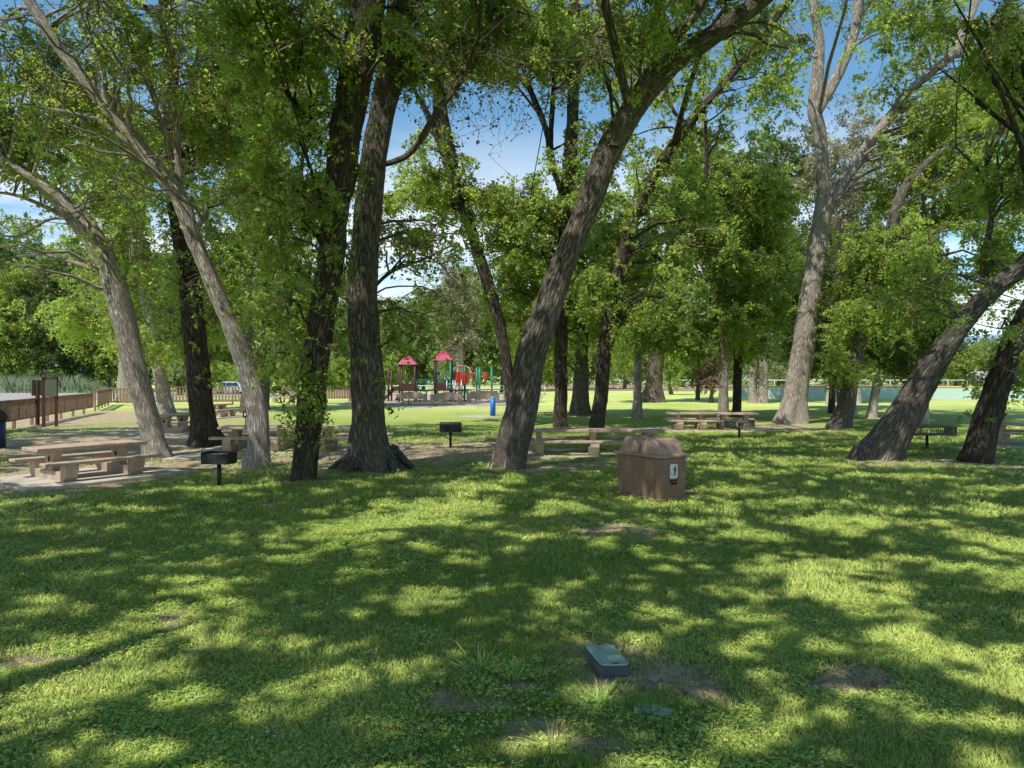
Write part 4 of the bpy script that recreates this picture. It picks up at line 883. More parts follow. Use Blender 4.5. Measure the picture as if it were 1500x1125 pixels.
# taller tufts: weeds one can point at
def tuft(name, lab, cat, px, py, n, h, spread, wid, leafm='weed', broad=False):
    g = G(px, py); t_ = thing(name, lab, cat, g); mb = MB(); r = np.random.default_rng(int(px))
    o2 = r.normal(0, spread, (n, 2)); b0 = np.column_stack([g[0]+o2[:, 0], g[1]+o2[:, 1], np.zeros(n)]); hh = h*r.uniform(.5, 1.15, n)
    ln = o2*.9+r.normal(0, .28, (n, 2))*hh[:, None]; a = r.uniform(0, 6.28, n); B = np.column_stack([np.cos(a), np.sin(a), 0*a])*wid/2
    m1 = b0+np.column_stack([ln*.3, hh*.6]); m2 = b0+np.column_stack([ln*.8, hh*.95]); tp = b0+np.column_stack([ln*1.4, hh*.9])
    ti = r.uniform(.25, .9, n)
    for (p_, q_, k0, k1) in ((b0, m1, .7, 1.0), (m1, m2, 1.0, .8)):
        mb.add(np.stack([p_-B*k0, p_+B*k0, q_+B*k1, q_-B*k1], 1).reshape(-1, 3), np.arange(n*4).reshape(-1, 4), tint=np.repeat(ti, 4))
    mb.add(np.stack([m2-B*.8, m2+B*.8, tp], 1).reshape(-1, 3), np.arange(n*3).reshape(-1, 3), tint=np.repeat(ti, 3)); mb.build('blades', M[leafm], t_)
    if broad:
        mb = MB(); q = g+r.normal(0, 1, (160, 3))*[spread*1.4, spread*1.4, 0]+np.array([0, 0, h*.35])+r.uniform(-.3, .3, (160, 1))*[0, 0, h]
        leafcloud(mb, q, wid*3.2, r, upb=.9, tint=r.uniform(.3, .9, 160)); mb.build('leaves', M[leafm], t_)
tuft('weed_clump', 'bright yellow-green broad-leaved weed just below the green valve box', 'weed', 880, 1035, 150, .085, .075, .010, broad=True)
tuft('grass_tuft', 'tall dark grass tuft left of the valve box, the larger of the pair', 'grass tuft', 705, 985, 170, .11, .085, .006, 'grass')
tuft('grass_tuft', 'broad-bladed grass tuft between the large tuft and the valve box', 'grass tuft', 755, 997, 90, .12, .035, .009, 'weed')
tuft('grass_tuft', 'pale sunlit grass tuft near the bottom edge of the lawn', 'grass tuft', 810, 1090, 130, .04, .06, .004, 'grass')
tuft('grass_tuft', 'grass tuft beside the dark soil patch at lower right', 'grass tuft', 1305, 1048, 110, .08, .05, .005, 'grass')
tuft('grass_tuft', 'spreading pale grass tuft right of the buried green lid', 'grass tuft', 1075, 1050, 90, .045, .09, .005, 'grass')
tuft('grass_tuft', 'tall grass sprouting at the foot of the nearest dark trunk', 'grass tuft', 420, 700, 90, .40, .25, .014, 'grass')
tuft('weed_clump', 'thin weeds growing between the two right-leaning dark trunks', 'weed', 1345, 668, 70, .35, .35, .014, 'weed')
x, y = samp(60000, 3.6, 26, 1.0); dm = dirtmask(x, y); k = r_.random(len(x)) < .05+.75*dm; x, y = x[k], y[k]
mb = MB(); leafcloud(mb, np.column_stack([x, y, gz(x, y)+.012+r_.uniform(0, .012, len(x))]), .026, r_, upb=2.5, narrow=.5); k = r_.random(len(x)) < .25; x, y = x[k], y[k]
a = r_.uniform(0, 6.28, len(x)); l_ = r_.uniform(.02, .09, len(x)); c_ = np.column_stack([x, y, gz(x, y)+.012]); thin(mb, c_, c_+np.column_stack([np.cos(a)*l_, np.sin(a)*l_, r_.uniform(0, .012, len(x))]), .002, .0012)
o = mb.build('leaf_litter', M['leaf_dead']); tag(o, 'dry leaf litter and twigs scattered over the bare patches and grass', 'leaf litter', kind='stuff')
for k, (px, py, l_, a_, lab) in enumerate([(735, 1025, .16, .3, 'short fallen stick beside the bare patch left of the bright weed'), (925, 975, .22, -.5, 'thin fallen stick right of the valve box'), (1190, 1003, .3, .2, 'fallen stick on the dark soil patch at lower right'), (250, 905, .4, -.2, 'fallen stick on the dry patch at left of the lawn'), (900, 775, .6, .15, 'fallen branch on the reddish bare patch in front of the brown bin')]):
    g = G(px, py); m_ = MB(); q = np.array([g+[math.cos(a_)*l_*(t_-.5), math.sin(a_)*l_*(t_-.5)+.02*math.sin(t_*6+k), .018+.004*math.sin(t_*9)] for t_ in np.linspace(0, 1, 7)]); tube(m_, q, np.linspace(.008, .004, 7)*(1+.6*l_), 6, .2); o = m_.build('stick', M['twig']); tag(o, lab, 'stick')
# tiny white flower clusters / litter on lawn
for k, (px, py, lab) in enumerate([(383, 957, 'white clover flowers left of centre on the near lawn'), (284, 1030, 'white fluff on the shaded lawn at lower left'), (712, 861, 'tiny white flower head on the mid lawn'), (1160, 717, 'white flower sprig on the lawn right of the brown bin'), (400, 1083, 'white flower specks near the bottom left of the lawn')]):
    g = G(px, py); mb = MB(); r = np.random.default_rng(k); n = 26
    sp_ = .035 if k != 0 else .06
    leafcloud(mb, g+r.normal(0, 1, (n, 3))*[sp_*1.6, sp_, .006]+np.array([0, 0, .045*(1 if py > 800 else 2)]), .014 if py > 800 else .03, r, upb=1.5)
    o = mb.build('clover_flower', M['petal']); tag(o, lab, 'flower')
# ------------------------------------------------------------------ furniture
def picnic_table(label, L, loc, rz, nped=2, pad=True, group='concrete picnic tables', logo=False):
    t_ = thing('picnic_table', label, 'picnic table', loc, rz, group)
    bm = new_bm(); bbox(bm, -L/2, L/2, -.40, .40, .69, .78, .022, 3); bobj('tabletop', bm, M['concrete'], t_)
    xs_ = [0] if nped == 1 else list(np.linspace(-L/2+.5, L/2-.5, nped))
    for s_ in (-1, 1):
        bm = new_bm(); bbox(bm, -L/2-.05, L/2+.05, s_*.80-.16, s_*.80+.16, .41, .48, .018, 3); bobj('bench_seat', bm, M['concrete'], t_)
    for x_ in xs_:
        bm = new_bm()
        prof_ = [(-.20, .24), (-.17, .35), (-.17, .45), (-.22, .56), (-.28, .687), (.28, .687), (.22, .56), (.17, .45), (.17, .35), (.20, .24)]
        A = [bm.verts.new((x_-.09, y_, z_)) for y_, z_ in prof_]; B = [bm.verts.new((x_+.09, y_, z_)) for y_, z_ in prof_]
        n_ = len(prof_)
        for i in range(n_): bm.faces.new((A[i], A[(i+1) % n_], B[(i+1) % n_], B[i]))
        bm.faces.new(A[::-1]); bm.faces.new(B)
        pd = bobj('pedestal', bm, M['concrete'], t_)
        bm = new_bm(); bcyl(bm, (x_-.093, 0, .50), (x_+.093, 0, .50), .062, n=20); bobj('hole', bm, M['hole'], pd)
        bm = new_bm()
        base = [(-.95, .408), (-.96, .30), (-.90, .14), (-.80, .02), (.80, .02), (.90, .14), (.96, .30), (.95, .408), (.66, .408), (.64, .242), (-.64, .242), (-.66, .408)]
        A = [bm.verts.new((x_-.13, y_, z_)) for y_, z_ in base]; B = [bm.verts.new((x_+.13, y_, z_)) for y_, z_ in base]; n_ = len(base)
        for i in range(n_): bm.faces.new((A[i], A[(i+1) % n_], B[(i+1) % n_], B[i]))
        bm.faces.new(A[::-1]); bm.faces.new(B); bobj('base_block', bm, M['concrete'], t_)
    if logo:
        bm = new_bm(); bbox(bm, -L/2-.0, -L/2+.001, 0, 0, 0, 0); bm.free()
    if pad:
        bm = new_bm(); bbox(bm, -L/2-.55, L/2+.55, -1.35, 1.35, -.06, .035, .012, 2)
        p_ = bobj('concrete_pad', bm, M['concrete_grey']); p_.location = [float(v_) for v_ in loc]; p_.rotation_euler = (0, 0, rz); p_['kind'] = 'structure'
    return t_
picnic_table('sunlit tan concrete picnic table nearest the camera at far left', 2.5, (-10.15, 17.3, .02), math.radians(55), 2)
picnic_table('long concrete picnic table behind the two big dark trunks', 5.4, ((447-750)/F*23.6, 23.6, .02), math.radians(1), 4)
picnic_table('long concrete picnic table right of the central sweeping trunk', 4.3, ((868-750)/F*22.3, 22.3, .02), math.radians(-2), 3)
picnic_table('long concrete picnic table farthest back, beyond the brown bin', 4.0, ((1042-750)/F*32.5, 32.5, .02), math.radians(-5), 4)
picnic_table('concrete picnic table cut by the right edge behind the leaning trunk', 2.3, ((1500-750)/F*25.2, 25.2, .02), math.radians(-42), 2)
tt = picnic_table('concrete picnic table seen end-on between the two left trunks', 2.2, ((255-750)/F*31.2, 31.2, .02), math.radians(80), 2)
picnic_table('small shaded concrete table beyond the end-on table, near the fence', 1.8, ((318-750)/F*43, 43, .02), math.radians(70), 2)
# white and blue round emblem plate on the end-on table's end
bm = new_bm(); bcyl(bm, (-.63-.0, 0, .33), (-.645, 0, .33), .11, n=20)
# brown double waste bin
A3 = math.atan2(1.06, -.714)     # long side direction
bl, bw = 1.26, .72
corner = np.array([2.859, 13.9]); u_ = np.array([math.cos(A3), math.sin(A3)]); v_ = np.array([u_[1], -u_[0]])
if v_[0] < 0: v_ = -v_
cen = corner+u_*bl/2+v_*bw/2
rz = math.atan2(u_[1], u_[0])-math.pi       # local -x axis runs toward the far left corner
BN = thing('waste_bin', 'brown double-domed waste bin with a litter sign on its end, standing on the lawn', 'waste bin', (cen[0], cen[1], 0), rz)
bm = new_bm(); vs = bbox(bm, -bl/2, bl/2, -bw/2, bw/2, 0.03, .80, .03, 3)
for v in bm.verts: 
    k_ = .955+.045*(v.co.z/.8); v.co.x *= k_; v.co.y *= k_
bobj('body', bm, M['bin'], BN)
bm = new_bm(); bbox(bm, -bl/2-.0, bl/2+.0, -bw/2-.0, bw/2+.0, 0, .045, .015, 2); bobj('base_rim', bm, M['bin'], BN)
bm = new_bm(); bbox(bm, -bl/2-.05, bl/2+.05, -bw/2-.05, bw/2+.05, .802, .875, .028, 4); bobj('rim', bm, M['bin_lid'], BN)
for s_ in (-1, 1):      # two barrel domes, axis across the bin
    bm = new_bm(); cx_ = s_*.30; n_ = 20; rr_ = .285; yb = bw/2-.03
    rows_ = []
    for (yy, k_) in ((-yb, .90), (-yb+.02, .97), (-yb+.06, 1.0), (-yb+.09, .965), (yb-.09, .965), (yb-.06, 1.0), (yb-.02, .97), (yb, .90)):
        rows_.append([bm.verts.new((cx_+rr_*k_*math.cos(math.pi*i/n_), yy, .872+.30*k_*math.sin(math.pi*i/n_))) for i in range(n_+1)])
    for a, b_ in zip(rows_[:-1], rows_[1:]):
        for i in range(n_): f = bm.faces.new((a[i], a[i+1], b_[i+1], b_[i])); f.smooth = True
    bm.faces.new(rows_[0]); bm.faces.new(rows_[-1][::-1]); dm_ = bobj('dome_lid', bm, M['bin_lid'], BN)
    for v in dm_.data.vertices: pass
# sign on the end face (+x local)
xf = bl/2+.001
def roundrect(cy, cz, w, h, r, n=5):
    out = []
    for (sx_, sz_, a0) in ((1, 1, 0), (-1, 1, 90), (-1, -1, 180), (1, -1, 270)):
        for i in range(n+1):
            a = math.radians(a0+90*i/n); out.append((cy+sx_*(w/2-r)+r*math.cos(a), cz+sz_*(h/2-r)+r*math.sin(a)))
    return out
def yplate(bm, poly, x0, x1):
    A = [bm.verts.new((x0, y, z)) for y, z in poly]; B = [bm.verts.new((x1, y, z)) for y, z in poly]; n = len(poly)
    for i in range(n): bm.faces.new((A[i], A[(i+1) % n], B[(i+1) % n], B[i]))
    bm.faces.new(A[::-1]); bm.faces.new(B)
SX = bl/2*(.955+.045*.7)
bm = new_bm(); arch = [(-.15, .28), (.15, .28), (.15, .60)]+[(.15*math.cos(math.radians(a)), .60+.15*math.sin(math.radians(a))) for a in range(15, 180, 15)]+[(-.15, .60)]
for (a, b_) in zip(arch[2:], arch[3:]+arch[:1][:0]): bcyl(bm, (SX-.002, a[0], a[1]), (SX-.002, b_[0], b_[1]), .009, n=6)
bobj('arch_moulding', bm, M['bin'], BN)
bm = new_bm(); yplate(bm, roundrect(.0, .55, .20, .27, .03), SX-.02, SX+.006); sg = bobj('litter_sign', bm, M['white'], BN)
bm = new_bm(); xk = SX+.0075
def pol(pts): yplate(bm, pts, SX+.004, xk)
pol([(.030+.018*math.cos(a), .643+.018*math.sin(a)) for a in np.linspace(0, 6.283, 13)[:-1]])        # head
pol([(.010, .618), (.050, .618), (.060, .600), (.060, .545), (.050, .540), (.048, .455), (.034, .455), (.032, .53), (.026, .53), (.022, .455), (.008, .455), (.006, .545), (.008, .60)])   # torso and legs
pol([(.012, .612), (-.035, .575), (-.040, .583), (.004, .626)])                                        # arm
pol([(-.048, .566), (-.036, .566), (-.038, .578), (-.050, .578)])                                      # thing dropped
pol([(-.068, .540), (-.060, .540), (-.052, .462), (-.028, .462), (-.020, .540), (-.012, .540), (-.022, .452), (-.058, .452)])   # basket
bobj('litter_pictogram', bm, M['black'], sg)
bm = new_bm(); r2_ = random.Random(4)
for row, (zc, hh_, ww) in enumerate(((.37, .035, .20), (.315, .045, .16))):
    y_ = -ww/2
    while y_ < ww/2:
        w2_ = r2_.uniform(.018, .03)
        bbox(bm, SX-.004, SX+.003, y_, y_+.006, zc-hh_/2, zc+hh_/2)
        if r2_.random() < .7: bbox(bm, SX-.004, SX+.0035, y_+.006, y_+w2_-.004, zc+(hh_/2-.006)*r2_.choice((-1, 1, 0))-.003, zc+(hh_/2-.006)*r2_.choice((-1, 1, 0))+.003)
        if r2_.random() < .6: bbox(bm, SX-.004, SX+.003, y_+w2_-.008, y_+w2_-.003, zc-hh_/2, zc+hh_/2)
        y_ += w2_+.006
bobj('moulded_lettering', bm, M['hole'], BN)
# latch holes under the rim on the long face
bm = new_bm()
for x_ in (.10, .14, .19, .25): bcyl(bm, (x_, -bw/2-.003, .775), (x_, -bw/2+.01, .775), .007, n=8)
bcyl(bm, (.10, -bw/2-.002, .72), (.10, -bw/2+.01, .72), .008, n=8); bcyl(bm, (.42, -bw/2-.001, .69), (.42, -bw/2+.01, .69), .009, n=8)
bobj('vent_holes', bm, M['hole'], BN)
BN.scale = (1, 1, 1.02)

# grills
def box_grill(label, loc, rz, w, dep, h, top, group=None, mat='iron', slats=False):
    t_ = thing('park_grill', label, 'grill', loc, rz, group)
    bm = new_bm(); bcyl(bm, (0, 0, -.05), (0, 0, top-h), .045, n=12); bobj('post', bm, M['iron'], t_)
    bm = new_bm(); z0 = top-h
    bbox(bm, -w/2, w/2, -dep/2, dep/2, z0, z0+.012)
    if not slats:
        bbox(bm, -w/2, w/2, dep/2-.008, dep/2, z0+.013, top); bbox(bm, -w/2, -w/2+.008, -dep/2+.001, dep/2-.009, z0+.013, top); bbox(bm, w/2-.008, w/2, -dep/2+.001, dep/2-.009, z0+.013, top)
        bbox(bm, -w/2+.009, w/2-.009, -dep/2, -dep/2+.008, z0+.013, top-h*.12)
        for s_ in (-1, 1):
            for k in range(3): bbox(bm, s_*w*.36-.05, s_*w*.36+.05, -dep/2-.008, -dep/2-.001, z0+.06+k*h*.22, z0+.075+k*h*.22)
    else:
        bbox(bm, -w/2-.08, w/2+.08, -dep/2-.06, dep/2+.06, z0-.02, z0-.001)
        for k in range(26):
            x_ = -w/2+w*k/25
            bbox(bm, x_-.008, x_+.008, dep/2-.006, dep/2, z0+.013, top-.02)
            if abs(x_) > w*.25: bbox(bm, x_-.012, x_+.012, -dep/2, -dep/2+.006, z0+.013, top-.02)
        bbox(bm, -w/2, w/2, dep/2-.01, dep/2+.004, top-.019, top); bbox(bm, -w/2, w/2, -dep/2-.004, -dep/2+.01, top-.019, top)
        for s_ in (-1, 1): bbox(bm, s_*w/2-.006, s_*w/2+.006, -dep/2, dep/2, z0+.013, top-.022)
    bobj('fire_box', bm, M[mat], t_)
    bm = new_bm()
    for k in range(int(dep/.03)): bcyl(bm, (-w/2+.01, -dep/2+.02+k*.03, top-.02-.03), (w/2-.01, -dep/2+.02+k*.03, top-.02-.03), .005, n=6)
    bobj('grate', bm, M['steel'], t_)
    bm = new_bm()
    for s_ in (-1, 1): bpipe(bm, [(s_*(w/2-.06), -dep/2-.005, top-.05), (s_*(w/2-.06), -dep/2-.12, top-.03)], .009)
    bobj('handle', bm, M['iron'], t_)
    return t_
g = G(321, 713); box_grill('black box grill on a post beside the nearest picnic table', g, math.radians(-8), .62, .40, .25, .76)
g = G(660, 655); box_grill('black open grill on a post left of the sweeping central trunk', g, math.radians(6), .74, .45, .32, .84, mat='iron')
g = G(1083, 643); box_grill('grey slatted grill on a post in front of the far picnic table', g, math.radians(4), .98, .55, .28, .74, mat='steel', slats=True)
g = G(1358, 659); box_grill('wide flat slatted grill on a post between the right-leaning trunks', g, math.radians(-3), 1.48, .75, .28, .80, mat='steel', slats=True)
# small black meter-like box on slim trunk's pale neighbour
# grill behind P4 seen as a small black box
g = G(360, 622); t_ = thing('notice_post', 'small black box sign with white mark on a pale post behind the long table', 'sign', g)
bm = new_bm(); bcyl(bm, (0, 0, -.05), (0, 0, .55), .04, n=10); bobj('post', bm, M['steel'], t_)
bm = new_bm(); bbox(bm, -.14, .14, -.06, .06, .35, .70, .01); bobj('box', bm, M['black'], t_)
bm = new_bm(); bbox(bm, -.04, .0, -.064, -.061, .44, .60); bbox(bm, .001, .05, -.0645, -.0615, .50, .53); bobj('white_mark', bm, M['white'], t_)

# blue drinking-fountain post on its pad
g = G(722, 610); t_ = thing('drinking_fountain', 'bright blue cylindrical post on a round concrete pad', 'post', g)
bm = new_bm(); bcyl(bm, (0, 0, .03), (0, 0, 1.12), .165, n=24); bobj('column', bm, M['blue'], t_)
bm = new_bm(); bcyl(bm, (0, 0, 1.121), (0, 0, 1.17), .165, .10, n=24); bcyl(bm, (.03, 0, 1.171), (.03, 0, 1.22), .02, n=8); bobj('basin', bm, M['metal'], t_)
bm = new_bm(); bcyl(bm, (-.7, 0, -.02), (-.7, 0, .035), 1.35, n=28); o = bobj('fountain_pad', bm, M['concrete_grey']); o.location = g; o['kind'] = 'structure'
for (px, py, w, dd) in ((608, 597, 2.4, 2.2), (705, 594, 2.6, .9)):
    g = G(px, py); bm = new_bm(); bbox(bm, -w/2, w/2, -dd/2, dd/2, -.02, .05, .01); o = bobj('paving_slab', bm, M['concrete_grey']); o.location = g; o['kind'] = 'structure'

# blue barrel with brown dome at the left edge
g = G(-8, 656); g[0] -= .05
t_ = thing('recycling_bin', 'navy blue recycling bin with brown domed top cut by the left edge', 'recycling bin', g)
bm = new_bm(); bcyl(bm, (0, 0, 0), (0, 0, .95), .36, n=28); bobj('body', bm, M['navy'], t_)
bm = new_bm(); bcyl(bm, (0, 0, .952), (0, 0, 1.04), .42, n=28); n_ = 6
prev = None
for i in range(7):
    a = math.pi/2*i/6; z_ = 1.041+.30*math.sin(a); rr_ = max(.40*math.cos(a), .01)
    if prev: bcyl(bm, (0, 0, prev[0]), (0, 0, z_), prev[1], rr_, n=28, cap=False)
    prev = (z_, rr_)
bobj('dome_lid', bm, M['wood_dark'], t_)
bm = new_bm()      # recycling triangle on the side that faces the lawn
ang0 = math.radians(-35)
for k in range(3):
    a, b_ = math.radians(90+120*k), math.radians(210+120*k)
    for s0, s1 in ((.15, .7),):
        pa = (.06*((1-s0)*math.cos(a)+s0*math.cos(b_)), .06*((1-s0)*math.sin(a)+s0*math.sin(b_))); pb = (.06*((1-s1)*math.cos(a)+s1*math.cos(b_)), .06*((1-s1)*math.sin(a)+s1*math.sin(b_)))
        def onb(q): th = ang0+q[0]/.36; return (.363*math.cos(th), .363*math.sin(th), .82+q[1])
        bcyl(bm, onb(pa), onb(pb), .010, n=6)
        bcyl(bm, onb(pb), onb((pb[0]+(pb[0]-pa[0])*.4, pb[1]+(pb[1]-pa[1])*.4)), .022, .001, n=6)
bobj('recycling_mark', bm, M['white'], t_)

# valve box with tilted green lid
def superrect(w, h, r, n=7):
    return roundrect(0, 0, w, h, r, n)
def plate_xy(bm, poly, z0, z1, k0=1.0):
    A = [bm.verts.new((x*k0, y*k0, z0)) for x, y in poly]; B = [bm.verts.new((x, y, z1)) for x, y in poly]; n = len(poly)
    for i in range(n): f = bm.faces.new((A[i], A[(i+1) % n], B[(i+1) % n], B[i])); f.smooth = True
    bm.faces.new(A[::-1]); bm.faces.new(B)
c1, c2, c3, c4 = [P(a, b, (H-.10)*F/(b-HZ)) for a, b in ((853, 940), (898, 944), (923, 978), (880, 972))]
cen = (c1+c2+c3+c4)/4; ax = ((c2-c1)+(c3-c4))/2; ay = ((c1-c4)+(c2-c3))/2
VB = thing('valve_box', 'raised black irrigation valve box with a faded green lid in the foreground lawn', 'valve box', (cen[0], cen[1], 0), math.atan2(-(ay[0]), ay[1]))
W_, L_ = .26, .40
print('valve', np.linalg.norm(ax), np.linalg.norm(ay))
W_, L_ = float(np.linalg.norm(ax))*.98, float(np.linalg.norm(ay))*1.0
bm = new_bm(); plate_xy(bm, superrect(W_+.02, L_+.02, .06), -.05, .085, 1.08); bobj('box', bm, M['boxblack'], VB)
bm = new_bm(); plate_xy(bm, superrect(W_, L_, .055), .086, .100)
bobj('lid', bm, M['lidgreen'], VB)
ld = VB.children[-1]
bm = new_bm(); plate_xy(bm, [(x*.9, y*.9) for x, y in superrect(W_, L_, .05)], .1004, .103); bobj('raised_tread', bm, M['lidgreen'], ld)
bm = new_bm(); bbox(bm, -.028, .028, -L_/2+.012, -L_/2+.030, .1032, .1046); bbox(bm, -.02, .03, L_/2-.02, L_/2-.0, .1032, .1044); bobj('key_slot', bm, M['hole'], ld)
bm = new_bm()
for k in range(16):    # raised diamond studs in rows
    for j in range(11):
        x_, y_ = -W_*.38+j*W_*.76/10, -L_*.32+k*L_*.66/15
        bbox(bm, x_-.004, x_+.004, y_-.004, y_+.004, .1031, .1046)
bobj('tread_studs', bm, M['lidgreen'], ld)
VB.rotation_euler = (math.radians(-2), math.radians(3), VB.rotation_euler.z)
g = G(957, 1042); t_ = thing('buried_valve_lid', 'faded green lid of a second valve box sunk almost level with the soil', 'valve box', (g[0], g[1], 0), math.radians(-25))
bm = new_bm(); plate_xy(bm, superrect(.27, .13, .05), -.03, .022); bobj('lid', bm, M['lidgreen'], t_)
bm = new_bm(); plate_xy(bm, superrect(.31, .17, .06), -.05, .010); bobj('collar', bm, M['boxblack'], t_)
# stones
def stone(lab, px, py, s, seed, cat='stone', name='stone'):
    bm = new_bm(); bmesh.ops.create_icosphere(bm, subdivisions=3, radius=1); r = np.random.default_rng(seed); ph = r.uniform(0, 6, 6)
    for v in bm.verts:
        k_ = 1+.14*math.sin(v.co.x*3+ph[0])+.12*math.sin(v.co.y*4+ph[1])+.1*math.sin(v.co.z*5+ph[2]+v.co.x*2); v.co = Vector((v.co.x*s*k_*1.15, v.co.y*s*k_, v.co.z*s*k_*.7))
    for f in bm.faces: f.smooth = True
    o = bobj(name, bm, M['stone']); g = G(px, py); o.location = (g[0], g[1], s*.35); tag(o, lab, cat)
stone('round grey stone between the grass tufts and the bright weed', 806, 1021, .035, 1)
stone('brownish stone half sunk in soil right of the valve box', 957, 1000, .045, 2)
stone('small pale pebble just left of the bright weed', 790, 1027, .018, 3)
# low boulders beneath left table
g = G(300, 668); bm = new_bm(); bbox(bm, -1.0, .75, -1.0, .9, -.05, .06, .02); o = bobj('concrete_slab', bm, M['concrete_grey']); o.location = g; o.rotation_euler = (0, 0, .25); o['kind'] = 'structure'

# ------------------------------------------------------------------ fences, signs
def slat_fence(label, a, b_, h, gap, group, thick=.09, postevery=2.6, zb=.28, slat=.10, lean=False):
    a = np.array(a[:2]); b_ = np.array(b_[:2]); L = np.linalg.norm(b_-a); rz = math.atan2(b_[1]-a[1], b_[0]-a[0])
    t_ = thing('wooden_fence', label, 'fence', (a[0], a[1], 0), rz, group)
    bm = new_bm(); bbox(bm, -.05, L+.05, -.10, .10, h-.06, h, .01); bobj('top_rail', bm, M['wood'], t_)
    bm = new_bm(); bbox(bm, 0, L, -.03, .05, zb, zb+.09, .008); bobj('bottom_rail', bm, M['wood'], t_)
    bm = new_bm(); n = int(L/gap)
    for k in range(n+1): bbox(bm, k*gap-slat/2, k*gap+slat/2, -.055, -.032, zb+.02, h-.065)
    bobj('slats', bm, M['wood'], t_)
    for k in range(int(L/postevery)+1):
        bm = new_bm(); x_ = min(k*postevery, L); bbox(bm, x_-.06, x_+.06, .052, .17, -.1, h-.07); bobj('post', bm, M['wood'], t_)
    return t_
GF = 'brown slatted fence sections along the parking edge'
slat_fence('brown slatted fence running away from the left edge past the sign posts', G(-40, 640), G(136, 605), 1.34, .20, GF, slat=.13, zb=.36)
slat_fence('short brown fence section after the gap, angled toward the road', G(142, 602), G(163, 593), 1.45, .19, GF)
slat_fence('brown fence section crossing behind the left trunks', (G(163, 594)[0], 60), ((240-750)/F*60, 60.5), 1.45, .26, GF, slat=.13)
slat_fence('brown fence section in front of the parked car', ((243-750)/F*60.5, 60.6), ((357-750)/F*62, 62), 1.55, .26, GF, slat=.13)
slat_fence('brown fence section behind the dark shoot-covered trunk', ((405-750)/F*68, 70), ((470-750)/F*68, 66), 1.4, .26, GF, slat=.12)
slat_fence('tan fence section just left of the playground', ((474-750)/F*70, 70), ((560-750)/F*72, 73), 1.45, .26, GF, slat=.14)
# sign posts
g = G(64, 625); t_ = thing('sign_board', 'olive notice panel seen from behind on two brown posts at the fence', 'sign', g, math.radians(25))
for x_ in (0, .52):
    bm = new_bm(); bbox(bm, x_-.07, x_+.07, -.05, .05, -.05, 2.36); bobj('post', bm, M['wood_dark'], t_)
bm = new_bm(); bbox(bm, .072, .56, -.09, -.052, 1.45, 2.34, .02); bobj('panel', bm, M['signback'], t_)
bm = new_bm(); bbox(bm, -.08, .62, -.12, .07, 2.362, 2.41, .01); bobj('cap', bm, M['wood_dark'], t_)
g = G(55, 622); t_ = thing('sign_board', 'narrow dark sign post with a thin edge-on panel left of the olive panel', 'sign', g, math.radians(70))
bm = new_bm(); bbox(bm, -.07, .07, -.07, .07, -.05, 2.2); bobj('post', bm, M['wood_dark'], t_)
bm = new_bm(); bbox(bm, -.25, .35, .075, .11, 1.45, 2.25, .01); bobj('panel', bm, M['signback'], t_)
# curved concrete seats at the playground
def conc_bench(lab, px, py, w, hgt=.95):
    g = G(px, py); t_ = thing('concrete_bench', lab, 'bench', g, 0, 'concrete benches facing the playground')
    for s_ in (-1, 1):
        bm = new_bm(); bbox(bm, s_*w/2-.16, s_*w/2+.16, -.25, .3, 0, hgt*.88, .04); bobj('side_block', bm, M['concrete'], t_)
    bm = new_bm(); n_ = 12
    A, B, Cc, Dd = [], [], [], []
    for i in range(n_+1):
        x_ = (-w/2+.17)+(w-.34)*i/n_; zt = hgt+.14*(1-(2*i/n_-1)**2)-.06
        A.append(bm.verts.new((x_, -.2, .35))); B.append(bm.verts.new((x_, -.2, zt))); Cc.append(bm.verts.new((x_, -.05, zt))); Dd.append(bm.verts.new((x_, -.05, .35)))
    for i in range(n_):
        bm.faces.new((A[i], A[i+1], B[i+1], B[i])); bm.faces.new((B[i], B[i+1], Cc[i+1], Cc[i])); bm.faces.new((Cc[i], Cc[i+1], Dd[i+1], Dd[i])); bm.faces.new((Dd[i], Dd[i+1], A[i+1], A[i]))
    bm.faces.new((A[0], B[0], Cc[0], Dd[0])); bm.faces.new((A[-1], B[-1], Cc[-1], Dd[-1])); bobj('backrest', bm, M['concrete'], t_)
    bm = new_bm(); bbox(bm, -w/2+.17, w/2-.17, -.04, .45, .36, .46, .02); bobj('seat', bm, M['concrete'], t_)
conc_bench('shaded concrete bench in front of the left playground tower', 603, 590, 2.5)
conc_bench('pale sunlit concrete bench in front of the taller playground tower', 654, 592, 2.5)
conc_bench('brownish concrete bench left of the blue post', 708, 590, 2.6, 1.05)
conc_bench('concrete bench with curved back between the two big dark trunks', 495, 587, 2.6, 1.0)
conc_bench('pale concrete bench low behind the shoot-covered trunk', 415, 589, 1.6, .6)

